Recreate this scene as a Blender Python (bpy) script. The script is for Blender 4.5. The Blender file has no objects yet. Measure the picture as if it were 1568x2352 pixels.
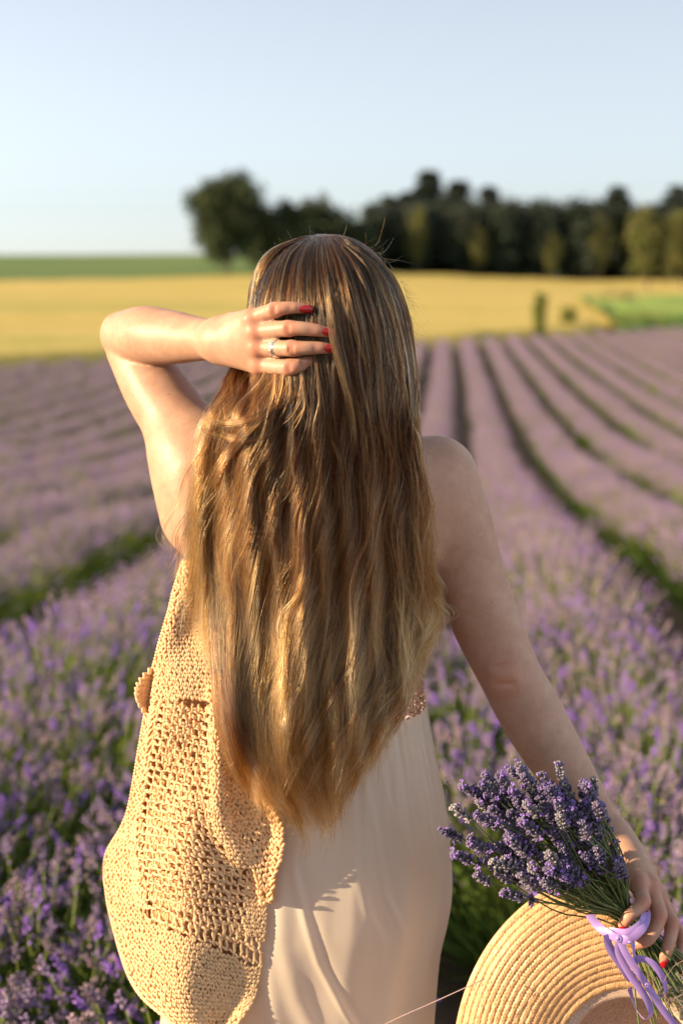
import bpy, math, random
import numpy as np
from mathutils import Vector, Matrix

# ---------------------------------------------------------------- camera, world, sun, exposure
scene = bpy.context.scene
col = scene.collection
CAM_Z, PITCH, FPX = 1.6, math.radians(9.06), 3267.0     # FPX: focal length in pixels of a 1568 x 2352 picture
cam_data = bpy.data.cameras.new('camera')
cam_data.sensor_fit = 'VERTICAL'; cam_data.sensor_height = 36.0; cam_data.sensor_width = 24.0
cam_data.lens = 50.0; cam_data.clip_start = 0.05; cam_data.clip_end = 3000.0
cam_data.dof.use_dof = True; cam_data.dof.aperture_fstop = 3.0; cam_data.dof.focus_distance = 1.74
cam = bpy.data.objects.new('camera', cam_data); col.objects.link(cam)
cam.location = (0, 0, CAM_Z); cam.rotation_euler = (math.pi/2 - PITCH, 0, 0)
scene.camera = cam

SUN_AZ, SUN_EL = math.radians(13.5), math.radians(17)     # the sun stands to the left, a little behind the camera
TO_SUN = Vector((-math.cos(SUN_AZ)*math.cos(SUN_EL), -math.sin(SUN_AZ)*math.cos(SUN_EL), math.sin(SUN_EL)))
world = bpy.data.worlds.new('World'); scene.world = world; world.use_nodes = True
wn = world.node_tree.nodes; wl = world.node_tree.links
sky = wn.new('ShaderNodeTexSky'); sky.sky_type = 'NISHITA'; sky.sun_disc = False
sky.sun_elevation = SUN_EL; sky.sun_rotation = -math.atan2(TO_SUN.x, TO_SUN.y)
sky.altitude = 0; sky.air_density = 1.0; sky.dust_density = 0.3; sky.ozone_density = 4.5
hs = wn.new('ShaderNodeHueSaturation'); hs.inputs['Saturation'].default_value = 0.36      # summer haze: a pale sky all round
wl.new(sky.outputs['Color'], hs.inputs['Color']); wl.new(hs.outputs['Color'], wn['Background'].inputs['Color'])
wn['Background'].inputs['Strength'].default_value = 0.082
sun_data = bpy.data.lights.new('sun', 'SUN'); sun_data.energy = 5.0; sun_data.angle = math.radians(0.5)
sun_data.color = (1.0, 0.75, 0.47)
sun = bpy.data.objects.new('sun', sun_data); col.objects.link(sun)
sun.rotation_euler = (-TO_SUN).to_track_quat('-Z', 'Y').to_euler()

scene.view_settings.view_transform = 'Standard'; scene.view_settings.look = 'None'
scene.view_settings.exposure = 1.35; scene.view_settings.gamma = 1.0
scene.view_settings.use_curve_mapping = False
scene.render.engine = 'CYCLES'
scene.cycles.use_denoising = True
scene.cycles.max_bounces = 8; scene.cycles.transparent_max_bounces = 8
scene.cycles.sample_clamp_indirect = 6.0

# ---------------------------------------------------------------- helpers
rng = np.random.default_rng(7)
random.seed(7)
FWD = np.array((0, math.cos(PITCH), -math.sin(PITCH))); UPV = np.array((0, math.sin(PITCH), math.cos(PITCH)))
def P(x, y, Y):
    """Point in the world at depth Y (metres in front of the camera) seen at picture place x, y."""
    d = FWD + np.array((1.0, 0, 0))*((x-784)/FPX) - UPV*((y-1176)/FPX)
    return np.array((0, 0, CAM_Z)) + d*(Y/d[1])
def PA(x, y, Y):
    x, y, Y = np.broadcast_arrays(np.asarray(x, float), np.asarray(y, float), np.asarray(Y, float))
    d = FWD + ((x-784)/FPX)[..., None]*np.array((1.0, 0, 0)) - ((y-1176)/FPX)[..., None]*UPV
    return np.array((0, 0, CAM_Z)) + d*(Y/d[..., 1])[..., None]
def smooth(e0, e1, v):
    t = np.clip((np.asarray(v, float)-e0)/(e1-e0), 0, 1); return t*t*(3-2*t)
def catmull(pts, n):
    pts = np.asarray(pts, float); m = len(pts)
    p = np.vstack([2*pts[0]-pts[1], pts, 2*pts[-1]-pts[-2]])
    t = np.linspace(0, m-1-1e-9, n); i = t.astype(int); f = (t-i)[:, None]
    a, b, c, d = p[i], p[i+1], p[i+2], p[i+3]
    return 0.5*(2*b+(c-a)*f+(2*a-5*b+4*c-d)*f*f+(3*b-a-3*c+d)*f**3)

class MB:
    """collects vertices and faces of one mesh"""
    def __init__(s): s.v = []; s.f = []; s.m = []; s.n = 0; s.col = []
    def add(s, v, f, mi=0, c=None):
        v = np.asarray(v, float); f = np.asarray(f, int)
        s.v.append(v); s.f.append(f+s.n); s.m.append(np.full(len(f), mi)); s.n += len(v)
        s.col.append(np.broadcast_to(np.asarray((1, 1, 1) if c is None else c, float), (len(v), 3)))
    def mesh(s, name, mats, smooth_=True):
        me = bpy.data.meshes.new(name)
        v = np.concatenate(s.v).astype(np.float32)
        me.vertices.add(len(v)); me.vertices.foreach_set('co', v.ravel())
        loops = np.concatenate([f.ravel() for f in s.f]).astype(np.int32)
        tot = np.concatenate([np.full(len(f), f.shape[1]) for f in s.f]).astype(np.int32)
        start = np.concatenate([[0], np.cumsum(tot)[:-1]]).astype(np.int32)
        me.loops.add(len(loops)); me.loops.foreach_set('vertex_index', loops)
        me.polygons.add(len(tot)); me.polygons.foreach_set('loop_start', start)
        me.polygons.foreach_set('material_index', np.concatenate(s.m).astype(np.int32))
        me.polygons.foreach_set('use_smooth', np.full(len(tot), smooth_))
        for m in (mats if isinstance(mats, (list, tuple)) else [mats]): me.materials.append(m)
        c = np.concatenate(s.col)
        at = me.color_attributes.new('tint', 'FLOAT_COLOR', 'POINT')
        at.data.foreach_set('color', np.hstack([c, np.ones((len(c), 1))]).astype(np.float32).ravel())
        me.update(calc_edges=True); me.validate(); return me
    def obj(s, name, mats, parent=None, smooth_=True):
        return link(name, s.mesh(name, mats, smooth_), parent)
def link(name, data, parent=None):
    o = bpy.data.objects.new(name, data); col.objects.link(o)
    if parent is not None: o.parent = parent
    return o
def empty(name, loc=(0, 0, 0)):
    o = bpy.data.objects.new(name, None); col.objects.link(o); o.location = Vector(loc); o.empty_display_size = .1
    return o
def tag(o, label, cat=None, group=None, kind=None):
    o['label'] = label
    if cat: o['category'] = cat
    if group: o['group'] = group
    if kind: o['kind'] = kind
    return o
def put(o, parent):
    """parent o to an Empty without moving it"""
    o.parent = parent; o.matrix_parent_inverse = Matrix.Translation(parent.location).inverted(); return o
def tube(pts, r, sides=6, cap=True, flat=None):
    """tube along pts with radii r; returns verts, quads"""
    pts = np.asarray(pts, float); n = len(pts); r = np.broadcast_to(np.asarray(r, float), (n,))
    t = np.gradient(pts, axis=0); t /= np.linalg.norm(t, axis=1)[:, None]+1e-12
    ref = np.array((0.3, 0.2, 1.0)) if abs(t[:, 2]).mean() < .8 else np.array((1.0, .2, .1))
    a = np.cross(t, ref); a /= np.linalg.norm(a, axis=1)[:, None]+1e-12; b = np.cross(t, a)
    ang = np.arange(sides)*2*math.pi/sides
    ring = pts[:, None]+r[:, None, None]*(np.cos(ang)[None, :, None]*a[:, None]+np.sin(ang)[None, :, None]*b[:, None])
    v = ring.reshape(-1, 3); i = np.arange(n-1)[:, None]*sides; j = np.arange(sides)[None]; k = (j+1) % sides
    f = np.stack([i+j, i+k, i+sides+k, i+sides+j], -1).reshape(-1, 4)
    return v, f
def tubes(PT, R, sides=3):
    """many tubes at once: PT (m, n, 3), R (m, n) -> verts, quads"""
    m, n, _ = PT.shape
    t = np.gradient(PT, axis=1); t /= np.linalg.norm(t, axis=2)[..., None]+1e-12
    a = np.cross(t, np.array((.31, .62, .2))); a /= np.linalg.norm(a, axis=2)[..., None]+1e-12; b = np.cross(t, a)
    ang = np.arange(sides)*2*math.pi/sides
    v = PT[:, :, None]+R[:, :, None, None]*(np.cos(ang)[:, None]*a[:, :, None]+np.sin(ang)[:, None]*b[:, :, None])
    base = (np.arange(m)[:, None, None]*n+np.arange(n-1)[None, :, None])*sides
    j = np.arange(sides)[None, None]; k = (j+1) % sides
    f = np.stack([base+j, base+k, base+sides+k, base+sides+j], -1).reshape(-1, 4)
    return v.reshape(-1, 3), f

# ---------------------------------------------------------------- materials
def mat(name, color=(.5, .5, .5), rough=.7, **kw):
    m = bpy.data.materials.new(name); m.use_nodes = True
    b = m.node_tree.nodes['Principled BSDF']
    b.inputs['Base Color'].default_value = (*color, 1); b.inputs['Roughness'].default_value = rough
    for k, v in kw.items(): b.inputs[k.replace('_', ' ')].default_value = v
    return m
def nodes(m): return m.node_tree.nodes, m.node_tree.links, m.node_tree.nodes['Principled BSDF']
def ramp(m, fac, stops):
    n, l, b = nodes(m); r = n.new('ShaderNodeValToRGB'); l.new(fac, r.inputs[0])
    while len(r.color_ramp.elements) < len(stops): r.color_ramp.elements.new(.5)
    for e, (p, c) in zip(r.color_ramp.elements, stops): e.position = p; e.color = (*c, 1)
    return r.outputs[0]
def noise(m, scale, detail=4, coord='Object', vec=None, rough=.55):
    n, l, b = nodes(m); t = n.new('ShaderNodeTexNoise'); t.inputs['Scale'].default_value = scale
    t.inputs['Detail'].default_value = detail; t.inputs['Roughness'].default_value = rough
    if vec is None: c = n.new('ShaderNodeTexCoord'); vec = c.outputs[coord]
    l.new(vec, t.inputs['Vector']); return t.outputs['Fac']
def bump(m, fac, strength=.3, dist=.01):
    n, l, b = nodes(m); u = n.new('ShaderNodeBump'); u.inputs['Strength'].default_value = strength
    u.inputs['Distance'].default_value = dist; l.new(fac, u.inputs['Height']); l.new(u.outputs[0], b.inputs['Normal'])
def tinted(m, src, amount=1.0):
    """multiply src colour by the mesh's own 'tint' attribute into the base colour"""
    n, l, b = nodes(m); a = n.new('ShaderNodeAttribute'); a.attribute_name = 'tint'
    x = n.new('ShaderNodeMix'); x.data_type = 'RGBA'; x.blend_type = 'MULTIPLY'; x.inputs[0].default_value = amount
    l.new(src, x.inputs[6]) if not isinstance(src, tuple) else None
    if isinstance(src, tuple): x.inputs[6].default_value = (*src, 1)
    l.new(a.outputs['Color'], x.inputs[7]); l.new(x.outputs[2], b.inputs['Base Color']); return x.outputs[2]
def translucent(m, color_out, fac, color=None):
    n, l, b = nodes(m); t = n.new('ShaderNodeBsdfTranslucent'); x = n.new('ShaderNodeMixShader'); x.inputs[0].default_value = fac
    if color is not None: t.inputs[0].default_value = (*color, 1)
    elif color_out is not None: l.new(color_out, t.inputs[0])
    o = n['Material Output']; l.new(b.outputs[0], x.inputs[1]); l.new(t.outputs[0], x.inputs[2]); l.new(x.outputs[0], o.inputs['Surface'])

M = {}
m = M['soil'] = mat('dry_soil', rough=.95); nodes(m)[1].new(ramp(m, noise(m, 9, 8), [(.3, (.085, .052, .032)), (.55, (.16, .105, .068)), (.8, (.24, .17, .115))]), nodes(m)[2].inputs['Base Color']); bump(m, noise(m, 25, 8), .8, .03)
m = M['wheat'] = mat('ripe_grain', rough=.9)
n, l, b = nodes(m); tc = n.new('ShaderNodeTexCoord'); mp = n.new('ShaderNodeMapping'); mp.inputs['Scale'].default_value = (.012, .10, .1); l.new(tc.outputs['Object'], mp.inputs[0])
l.new(ramp(m, noise(m, 1.0, 6, vec=mp.outputs[0], rough=.7), [(.3, (.33, .29, .05)), (.45, (.43, .35, .075)), (.55, (.50, .375, .085)), (.7, (.58, .44, .13))]), b.inputs['Base Color'])
bump(m, noise(m, 3, 6), .6, .15)
m = M['crop'] = mat('green_crop', rough=.85); nodes(m)[1].new(ramp(m, noise(m, .05, 6), [(.3, (.075, .135, .012)), (.7, (.11, .18, .02))]), nodes(m)[2].inputs['Base Color']); bump(m, noise(m, 2, 5), .5, .15)
m = M['verge'] = mat('verge_grass', rough=.85); nodes(m)[1].new(ramp(m, noise(m, .25, 5), [(.3, (.12, .24, .02)), (.5, (.22, .32, .04)), (.7, (.36, .37, .06))]), nodes(m)[2].inputs['Base Color'])

# ---------------------------------------------------------------- terrain
PROF = np.array([(-60, .0), (3, 0), (6.3, -.12), (10, -.40), (14, -.76), (17.6, -1.04), (24, -1.40), (34, -1.42), (50, -1.2), (70, -.9), (100, .3), (150, 2.3), (230, 5.0), (350, 8.6), (430, 9), (900, -12)])
_d = np.arange(-60, 900.1, 1.0); _z = np.interp(_d, PROF[:, 0], PROF[:, 1])
_k = np.exp(-.5*(np.arange(-9, 10)/2.2)**2); _k /= _k.sum(); _zs = np.convolve(np.pad(_z, 9, 'edge'), _k, 'valid')
def H(x, y):
    return np.interp(y, _d, _zs) + .25*np.sin(np.asarray(x)*.03+1)*smooth(60, 200, y) - 1.1*smooth(-5, 30, x)*smooth(80, 150, y)
def sheet(name, X, Y, Z, m, label, kind='structure', smooth_=True):
    nx, ny = len(X), len(Y); gx, gy = np.meshgrid(X, Y)
    v = np.stack([gx, gy, Z(gx, gy)], -1).reshape(-1, 3)
    i = (np.arange(ny-1)[:, None]*nx+np.arange(nx-1)[None]).ravel()
    mb = MB(); mb.add(v, np.stack([i, i+1, i+nx+1, i+nx], -1)); o = mb.obj(name, m, None, smooth_)
    o['kind'] = kind; o['label'] = label; return o
yy = np.concatenate([np.arange(-60, 40, 1.0), np.arange(40, 200, 3.0), np.arange(200, 901, 12.0)])
sheet('ground', np.concatenate([np.arange(-500, -20, 24), np.arange(-20, 30, 1.0), np.arange(30, 521, 24)]), yy, lambda x, y: H(x, y)-.02, M['soil'], 'brown soil of the lavender field running out to the rolling farmland')
# edge of the lavender field: farther away to the right
def EDGE(x): return 60.5+1.02*np.asarray(x, float)*smooth(-400, 0, x)**0 if False else np.clip(56+.95*np.asarray(x, float), 25, 95)
def strip(name, X, lo, hi, nv, up, m, label, wob=0):
    t = np.linspace(0, 1, nv)[:, None]; gx = np.broadcast_to(X[None], (nv, len(X))); gy = lo(X)[None]*(1-t**1)+hi(X)[None]*t
    gz = H(gx, gy)+up*smooth(0, .004, t)+wob*rng.normal(size=gx.shape)
    nx = len(X); i = (np.arange(nv-1)[:, None]*nx+np.arange(nx-1)[None]).ravel()
    mb = MB(); mb.add(np.stack([gx, gy, gz], -1).reshape(-1, 3), np.stack([i, i+1, i+nx+1, i+nx], -1)); o = mb.obj(name, m)
    o['kind'] = 'structure'; o['label'] = label; return o
XW = np.arange(-260, 261, 2.0)
def GBND(x): return 150-16*smooth(10, -25, x)-5*smooth(-26, -36, x)+4*np.sin(x*.05)
strip('golden_field', XW, lambda x: EDGE(x)+1.0, lambda x: GBND(x), 90, .55, M['wheat'], 'golden field of ripe grain beyond the lavender', .05)
strip('green_field', XW, lambda x: GBND(x)+.3, lambda x: GBND(x)+330, 80, .5, M['crop'], 'green crop field on the rise behind the golden grain', .02)
def vlo(x): return EDGE(x)+.6
sheet_x = np.arange(13.2, 60, .6)
o = strip('grass_verge', sheet_x, lambda x: EDGE(x)+.4+0*x, lambda x: EDGE(x)+.4+24*smooth(13, 16, x)-1.5*np.sin(x*.3), 24, .75, M['verge'], 'bright green grass bank at the right end of the lavender rows', .08)

# ---------------------------------------------------------------- lavender
m = M['lav_green'] = mat('lavender_foliage', rough=.75); c_ = tinted(m, (.22, .30, .055)); translucent(m, c_, .35)
m = M['lav_flower'] = mat('lavender_flower', rough=.8); c_ = tinted(m, (.36, .28, .475)); translucent(m, c_, .25)
OCT_V = np.array([(0, 0, -1), (1, 0, 0), (0, 1, 0), (-1, 0, 0), (0, -1, 0), (0, 0, 1)], float)
OCT_F = np.array([(0, 2, 1), (0, 3, 2), (0, 4, 3), (0, 1, 4), (5, 1, 2), (5, 2, 3), (5, 3, 4), (5, 4, 1)])
def octs(C, S, A):
    """octahedra at C with half sizes S=(w,len) along axes A"""
    nn = len(C); A = A/np.linalg.norm(A, axis=1)[:, None]
    u = np.cross(A, np.array((.3, .5, .81))); u /= np.linalg.norm(u, axis=1)[:, None]+1e-9; w = np.cross(A, u)
    v = C[:, None]+OCT_V[None, :, :1]*u[:, None]*S[:, None, :1]+OCT_V[None, :, 1:2]*w[:, None]*S[:, None, :1]+OCT_V[None, :, 2:]*A[:, None]*S[:, None, 1:]
    f = (np.arange(nn)[:, None, None]*6+OCT_F[None]).reshape(-1, 3)
    return v.reshape(-1, 3), f
def lavender_arrays(seed, nst, buds, R=.40, nleaf=420):
    g = np.random.default_rng(seed)
    foli, flow = MB(), MB()
    a = g.uniform(0, 2*math.pi, nst); rr = np.sqrt(g.uniform(0, 1, nst))
    lean = .74*rr+g.normal(0, .08, nst); ln = g.uniform(.30, .44, nst)*(1-.12*rr)
    base = np.stack([np.cos(a)*rr*R*.42, np.sin(a)*rr*R*.42, np.full(nst, .10)+.03*g.random(nst)], 1)
    dr = np.stack([np.cos(a)*np.sin(lean), np.sin(a)*np.sin(lean), np.cos(lean)], 1)
    dr += g.normal(0, .05, dr.shape); tip = base+dr*ln[:, None]; tip[:, 2] += .03
    mid = base+dr*ln[:, None]*.55+np.stack([g.normal(0, .01, nst), g.normal(0, .01, nst), np.full(nst, .012)], 1)
    PT = np.stack([base, mid, tip], 1)
    v, f = tubes(PT, np.broadcast_to(np.array((.0026, .0022, .0017)), (nst, 3)), 3)
    tint = np.repeat(g.uniform(.75, 1.35, (nst, 1))*np.array((1.0, 1.0, .9)), 9, 0); foli.add(v, f, 0, tint)
    # leaves: narrow blades filling the mound
    a = g.uniform(0, 2*math.pi, nleaf); rr = np.sqrt(g.uniform(0, 1, nleaf)); ln2 = g.uniform(.13, .31, nleaf)
    b0 = np.stack([np.cos(a)*rr*R*.62, np.sin(a)*rr*R*.62, .02+.12*g.random(nleaf)*(1.1-rr)], 1)
    le = .9*rr+g.normal(0, .25, nleaf); d2 = np.stack([np.cos(a)*np.sin(le), np.sin(a)*np.sin(le), np.cos(le)], 1)
    side = np.cross(d2, g.normal(size=d2.shape)); side /= np.linalg.norm(side, axis=1)[:, None]; w = g.uniform(.003, .006, nleaf)[:, None]
    v = np.stack([b0-side*w, b0+side*w, b0+d2*ln2[:, None]*.6+side*w*.8, b0+d2*ln2[:, None]+np.array((0, 0, -.01)), b0+d2*ln2[:, None]*.6-side*w*.8], 1)
    f = np.arange(nleaf)[:, None]*5+np.arange(5)[None]
    foli.add(v.reshape(-1, 3), f, 0, np.repeat(g.uniform(.45, 1.15, (nleaf, 1))*np.array((.85, 1, 1.0)), 5, 0))
    # flower spikes: whorls of buds round the stem tip
    ax = tip-mid; ax /= np.linalg.norm(ax, axis=1)[:, None]
    C = []; S = []; A = []; T = []
    hue = g.random(nst)
    for i in range(nst):
        L = g.uniform(.035, .06); k = buds
        base_t = np.array((1.0, .95, .95))*g.uniform(.6, 1.15)
        if hue[i] < .22: base_t = np.array((1.05, .72, 1.5))*g.uniform(.8, 1.15)      # open, saturated violet
        elif hue[i] < .50: base_t = np.array((1.2, 1.15, .80))*g.uniform(.75, 1.05)      # faded, tan grey
        if k == 3: base_t = base_t*np.array((1.03, 1.05, .90))
        if k == 1:
            C.append(tip[i]+ax[i]*(L*.3)); S.append((.0105, L*.62)); A.append(ax[i]); T.append(base_t)
        else:
            for q in range(k):
                t = q/(k-1); ph = q*2.4+g.uniform(-.4, .4)
                o = np.array((math.cos(ph), math.sin(ph), 0)); o = o-ax[i]*np.dot(o, ax[i])
                o /= np.linalg.norm(o)+1e-9
                if q == 1: t = -.55
                C.append(tip[i]+ax[i]*(t-.2)*L+o*.0058*(1.15-.5*abs(t))); S.append((.0042*(1.1-.3*t)*(1.8 if k == 3 else 1), .0085*(1.5 if k == 3 else 1))); A.append(ax[i]+o*.9); T.append(base_t*g.uniform(.8, 1.2))
    v, f = octs(np.array(C), np.array(S), np.array(A)); flow.add(v, f, 0, np.repeat(np.array(T), 6, 0))
    return foli, flow
LAV_NEAR = [lavender_arrays(100+i, 150, 11, nleaf=760) for i in range(5)]
LAV_FAR = [lavender_arrays(200+i, 190, 3, nleaf=260) for i in range(4)]
near_meshes = [(a.mesh('lavender_foliage', M['lav_green']), b.mesh('lavender_spikes', M['lav_flower'])) for a, b in LAV_NEAR]
protos = bpy.data.collections.new('lavender_sources')          # sources of the far rows, not linked to the scene
for i, (a, b) in enumerate(LAV_FAR):
    mb = MB()
    for src, mi in ((a, 0), (b, 1)):
        nv = 0
        for v, f, c in zip(src.v, src.f, src.col): mb.add(v, f-nv, mi, c); nv += len(v)
    protos.objects.link(bpy.data.objects.new('lavender_source_%d' % i, mb.mesh('lavender_plant', [M['lav_green'], M['lav_flower']])))
gn = bpy.data.node_groups.new('plant_rows', 'GeometryNodeTree')
gn.interface.new_socket('Geometry', in_out='INPUT', socket_type='NodeSocketGeometry'); gn.interface.new_socket('Geometry', in_out='OUTPUT', socket_type='NodeSocketGeometry')
gi, go = gn.nodes.new('NodeGroupInput'), gn.nodes.new('NodeGroupOutput')
ip = gn.nodes.new('GeometryNodeInstanceOnPoints'); ci = gn.nodes.new('GeometryNodeCollectionInfo')
ci.inputs['Collection'].default_value = protos; ci.inputs['Separate Children'].default_value = True; ci.inputs['Reset Children'].default_value = True
def nattr(name, t): q = gn.nodes.new('GeometryNodeInputNamedAttribute'); q.data_type = t; q.inputs['Name'].default_value = name; return q.outputs['Attribute']
e2r = gn.nodes.new('FunctionNodeEulerToRotation'); gn.links.new(nattr('rot', 'FLOAT_VECTOR'), e2r.inputs[0])
gn.links.new(gi.outputs[0], ip.inputs['Points']); gn.links.new(ci.outputs[0], ip.inputs['Instance']); ip.inputs['Pick Instance'].default_value = True
gn.links.new(nattr('variant', 'INT'), ip.inputs['Instance Index']); gn.links.new(e2r.outputs[0], ip.inputs['Rotation']); gn.links.new(nattr('size', 'FLOAT_VECTOR'), ip.inputs['Scale'])
gn.links.new(ip.outputs[0], go.inputs[0])
ROW_W, ROW_DIR = 1.0, .080
NEAR_D = 5.6
def row_x(k, d): return .05+(k+.5)*ROW_W+ROW_DIR*d+.10*np.sin(d*.07+k*.2)*smooth(10, 30, d)
def gap_word(k):
    if k == 0: return 'long row of purple lavender right of the path the woman stands in'
    if k == -1: return 'long row of purple lavender running away behind the woman with the raised arm'
    side = 'right' if k > 0 else 'left'; nth = k+1 if k > 0 else -k
    if nth > 16: return 'blurred purple lavender row, %d rows to the %s of the woman\'s path' % (nth, side)
    ords = {2: 'second', 3: 'third', 4: 'fourth', 5: 'fifth', 6: 'sixth', 7: 'seventh', 8: 'eighth', 9: 'ninth', 10: 'tenth', 11: 'eleventh', 12: 'twelfth', 13: 'thirteenth', 14: 'fourteenth', 15: 'fifteenth', 16: 'sixteenth'}
    return 'blurred purple lavender row, %s to the %s of the woman\'s path' % (ords.get(nth, 'number %d' % nth), side)
near_spots = [(.34, 4.3), (.30, 3.7), (.42, 5.0), (.50, 5.45), (.55, 3.3), (-1.02, 2.9), (-.86, 3.5), (-.62, 2.75), (-.78, 4.2), (-1.25, 3.3), (-.70, 2.2), (-.95, 2.4)]      # bushes grown together across the path at her left
for k in range(-30, 30):
    ds = np.arange(.5, 92, .36)+rng.uniform(-.07, .07, len(np.arange(.5, 92, .36)))
    xs = row_x(k, ds)+rng.normal(0, .035, len(ds))
    # keep what the picture (with a margin for a step aside) can see
    vis = (np.abs(xs) < .55*ds+2.0) & (ds < EDGE(xs)-.4) & (ds > 1.0)
    ds, xs = ds[vis], xs[vis]
    nearm = ds < NEAR_D
    for x, d in zip(xs[nearm], ds[nearm]):
        if math.hypot(x-.06, d-1.9) > .50 and not (abs(x) < .9 and d < 1.55): near_spots.append((x, d))
    ds, xs = ds[~nearm], xs[~nearm]
    if len(ds) < 8: continue
    me = bpy.data.meshes.new('lavender_row'); me.from_pydata([(x, d, z) for x, d, z in zip(xs, ds, H(xs, ds)-.02)], [], [])
    nv = len(ds)
    me.attributes.new('rot', 'FLOAT_VECTOR', 'POINT').data.foreach_set('vector', np.stack([rng.normal(0, .08, nv), rng.normal(0, .08, nv), rng.uniform(0, 6.28, nv)], 1).astype(np.float32).ravel())
    s = rng.uniform(.72, .88, nv)
    me.attributes.new('size', 'FLOAT_VECTOR', 'POINT').data.foreach_set('vector', np.stack([s, s, s*rng.uniform(.92, 1.1, nv)], 1).astype(np.float32).ravel())
    me.attributes.new('variant', 'INT', 'POINT').data.foreach_set('value', rng.integers(0, 4, nv).astype(np.int32))
    o = link('lavender_row', me); md = o.modifiers.new('plants', 'NODES'); md.node_group = gn
    tag(o, gap_word(k), 'lavender', 'rows of the lavender field', 'stuff')
def bush_label(x, d):
    k = (x-.05-ROW_DIR*d)/ROW_W
    side = 'right of the path beside the woman' if k > 0 else 'left of the woman, beyond her crochet shawl'
    if k > 1: return 'flowering lavender bush past the second path, right of the woman'
    if k > 0: return 'flowering lavender bush in the front row behind the held bouquet'
    if k > -1: return 'flowering lavender bush in the row directly behind the woman'
    if k > -2: return 'flowering lavender bush in the row next to the hanging crochet shawl'
    return 'flowering lavender bush past the dark path beyond the crochet shawl\'s row'
for i, (x, d) in enumerate(near_spots):
    e = empty('lavender_bush', (x, d, float(H(x, d))-.03)); e.rotation_euler = (rng.normal(0, .06), rng.normal(0, .06), rng.uniform(0, 6.28))
    s = rng.uniform(.90, 1.06); e.scale = (s, s, s*rng.uniform(.74, .92))
    a, b = near_meshes[i % 5]; link('foliage', a, e); link('flower_spikes', b, e)
    tag(e, bush_label(x, d), 'lavender', 'lavender bushes near the woman')

# ---------------------------------------------------------------- trees
m = M['leaf'] = mat('tree_leaves', rough=.7); c_ = tinted(m, (.038, .058, .020)); translucent(m, c_, .25)
m = M['needle'] = mat('conifer_needles', rough=.7); c_ = tinted(m, (.016, .030, .019)); translucent(m, c_, .12)
m = M['leaf_olive_lit'] = mat('olive_leaves_lit', rough=.7); c_ = tinted(m, (.10, .115, .030)); translucent(m, c_, .25)  # olive foliage, its colour lightened to stand for direct sun
m = M['bark'] = mat('tree_bark', rough=.9); nodes(m)[1].new(ramp(m, noise(m, 4, 6), [(.3, (.06, .045, .03)), (.7, (.15, .115, .08))]), nodes(m)[2].inputs['Base Color'])
def leaf_cards(C, size, g, tintv):
    nn = len(C); a = g.normal(size=(nn, 3)); a /= np.linalg.norm(a, axis=1)[:, None]; b = np.cross(a, g.normal(size=(nn, 3))); b /= np.linalg.norm(b, axis=1)[:, None]
    s = size*g.uniform(.6, 1.3, nn)[:, None]
    v = np.stack([C-a*s, C+b*s*.45, C+a*s, C-b*s*.45], 1).reshape(-1, 3)
    return v, np.arange(nn)[:, None]*4+np.arange(4)[None], np.repeat(tintv, 4, 0)
def broadleaf(seed, Ht, W, nclump=70, per=120, low=.18, leafm='leaf'):
    """crown of leaf clumps around limbs; unit metres, base at 0"""
    g = np.random.default_rng(seed); tr, cr = MB(), MB()
    tr.add(*tube([(0, 0, 0), (.05*W*.1, 0, Ht*.3), (0, .1, Ht*.6), (0, 0, Ht*.85)], [Ht*.028, Ht*.022, Ht*.013, Ht*.004], 8))
    cen = []
    while len(cen) < nclump:
        p = g.uniform(-1, 1, 3)
        if (p**2).sum() < 1 and (p**2).sum() > .12: cen.append(p)
    cen = np.array(cen); lob = g.normal(size=(6, 3)); lob /= np.linalg.norm(lob, axis=1)[:, None]; nd = cen/np.linalg.norm(cen, axis=1)[:, None]; cen = cen*(.72+.42*np.max(nd@lob.T, 1)**4)[:, None]
    cen = cen*np.array((W/2, W/2, Ht*(1-low)/2))*.86+np.array((0, 0, Ht*(low+(1-low)/2)))
    cen[:, 0] *= 1+.12*np.sin(cen[:, 2]*1.1+seed)
    for c in cen[:14]: tr.add(*tube([(0, 0, c[2]*.5+Ht*.06), c*np.array((.5, .5, .86)), c], [Ht*.011, Ht*.006, Ht*.002], 5))
    for c in cen:
        q = g.normal(0, 1, (per, 3))*np.array((W*.085, W*.085, Ht*.045))+c
        v, f, t = leaf_cards(q, .30, g, np.broadcast_to(g.uniform(.6, 1.5)*np.array((g.uniform(.9, 1.25), 1, .9)), (per, 3))*g.uniform(.8, 1.2, (per, 1))); cr.add(v, f, 0, t)
    return tr.mesh('trunk', M['bark']), cr.mesh('crown', M[leafm], False)
def conifer(seed, Ht, W):
    g = np.random.default_rng(seed); tr, cr = MB(), MB()
    tr.add(*tube([(0, 0, 0), (0, .03, Ht*.5), (.02, 0, Ht)], [Ht*.018, Ht*.011, Ht*.002], 7))
    for z in np.arange(.10, .985, .028):
        rad = W/2*(1-z)**.85*g.uniform(.75, 1.1)+.12
        nb = max(4, int(9*(1-z)+4))
        for a in g.uniform(0, 6.28, nb):
            tt = np.sqrt(g.uniform(.04, 1, 26)); r = rad*tt*g.uniform(.8, 1.12)
            c = np.stack([np.cos(a)*r, np.sin(a)*r, z*Ht-.28*r+.1*np.sin(tt*3)], 1)+g.normal(0, .13, (26, 3))
            v, f, t = leaf_cards(c, .24, g, np.broadcast_to(g.uniform(.7, 1.35)*np.array((1, 1, 1.0)), (26, 3))); cr.add(v, f, 0, t)
    return tr.mesh('trunk', M['bark']), cr.mesh('crown', M['needle'], False)
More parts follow.
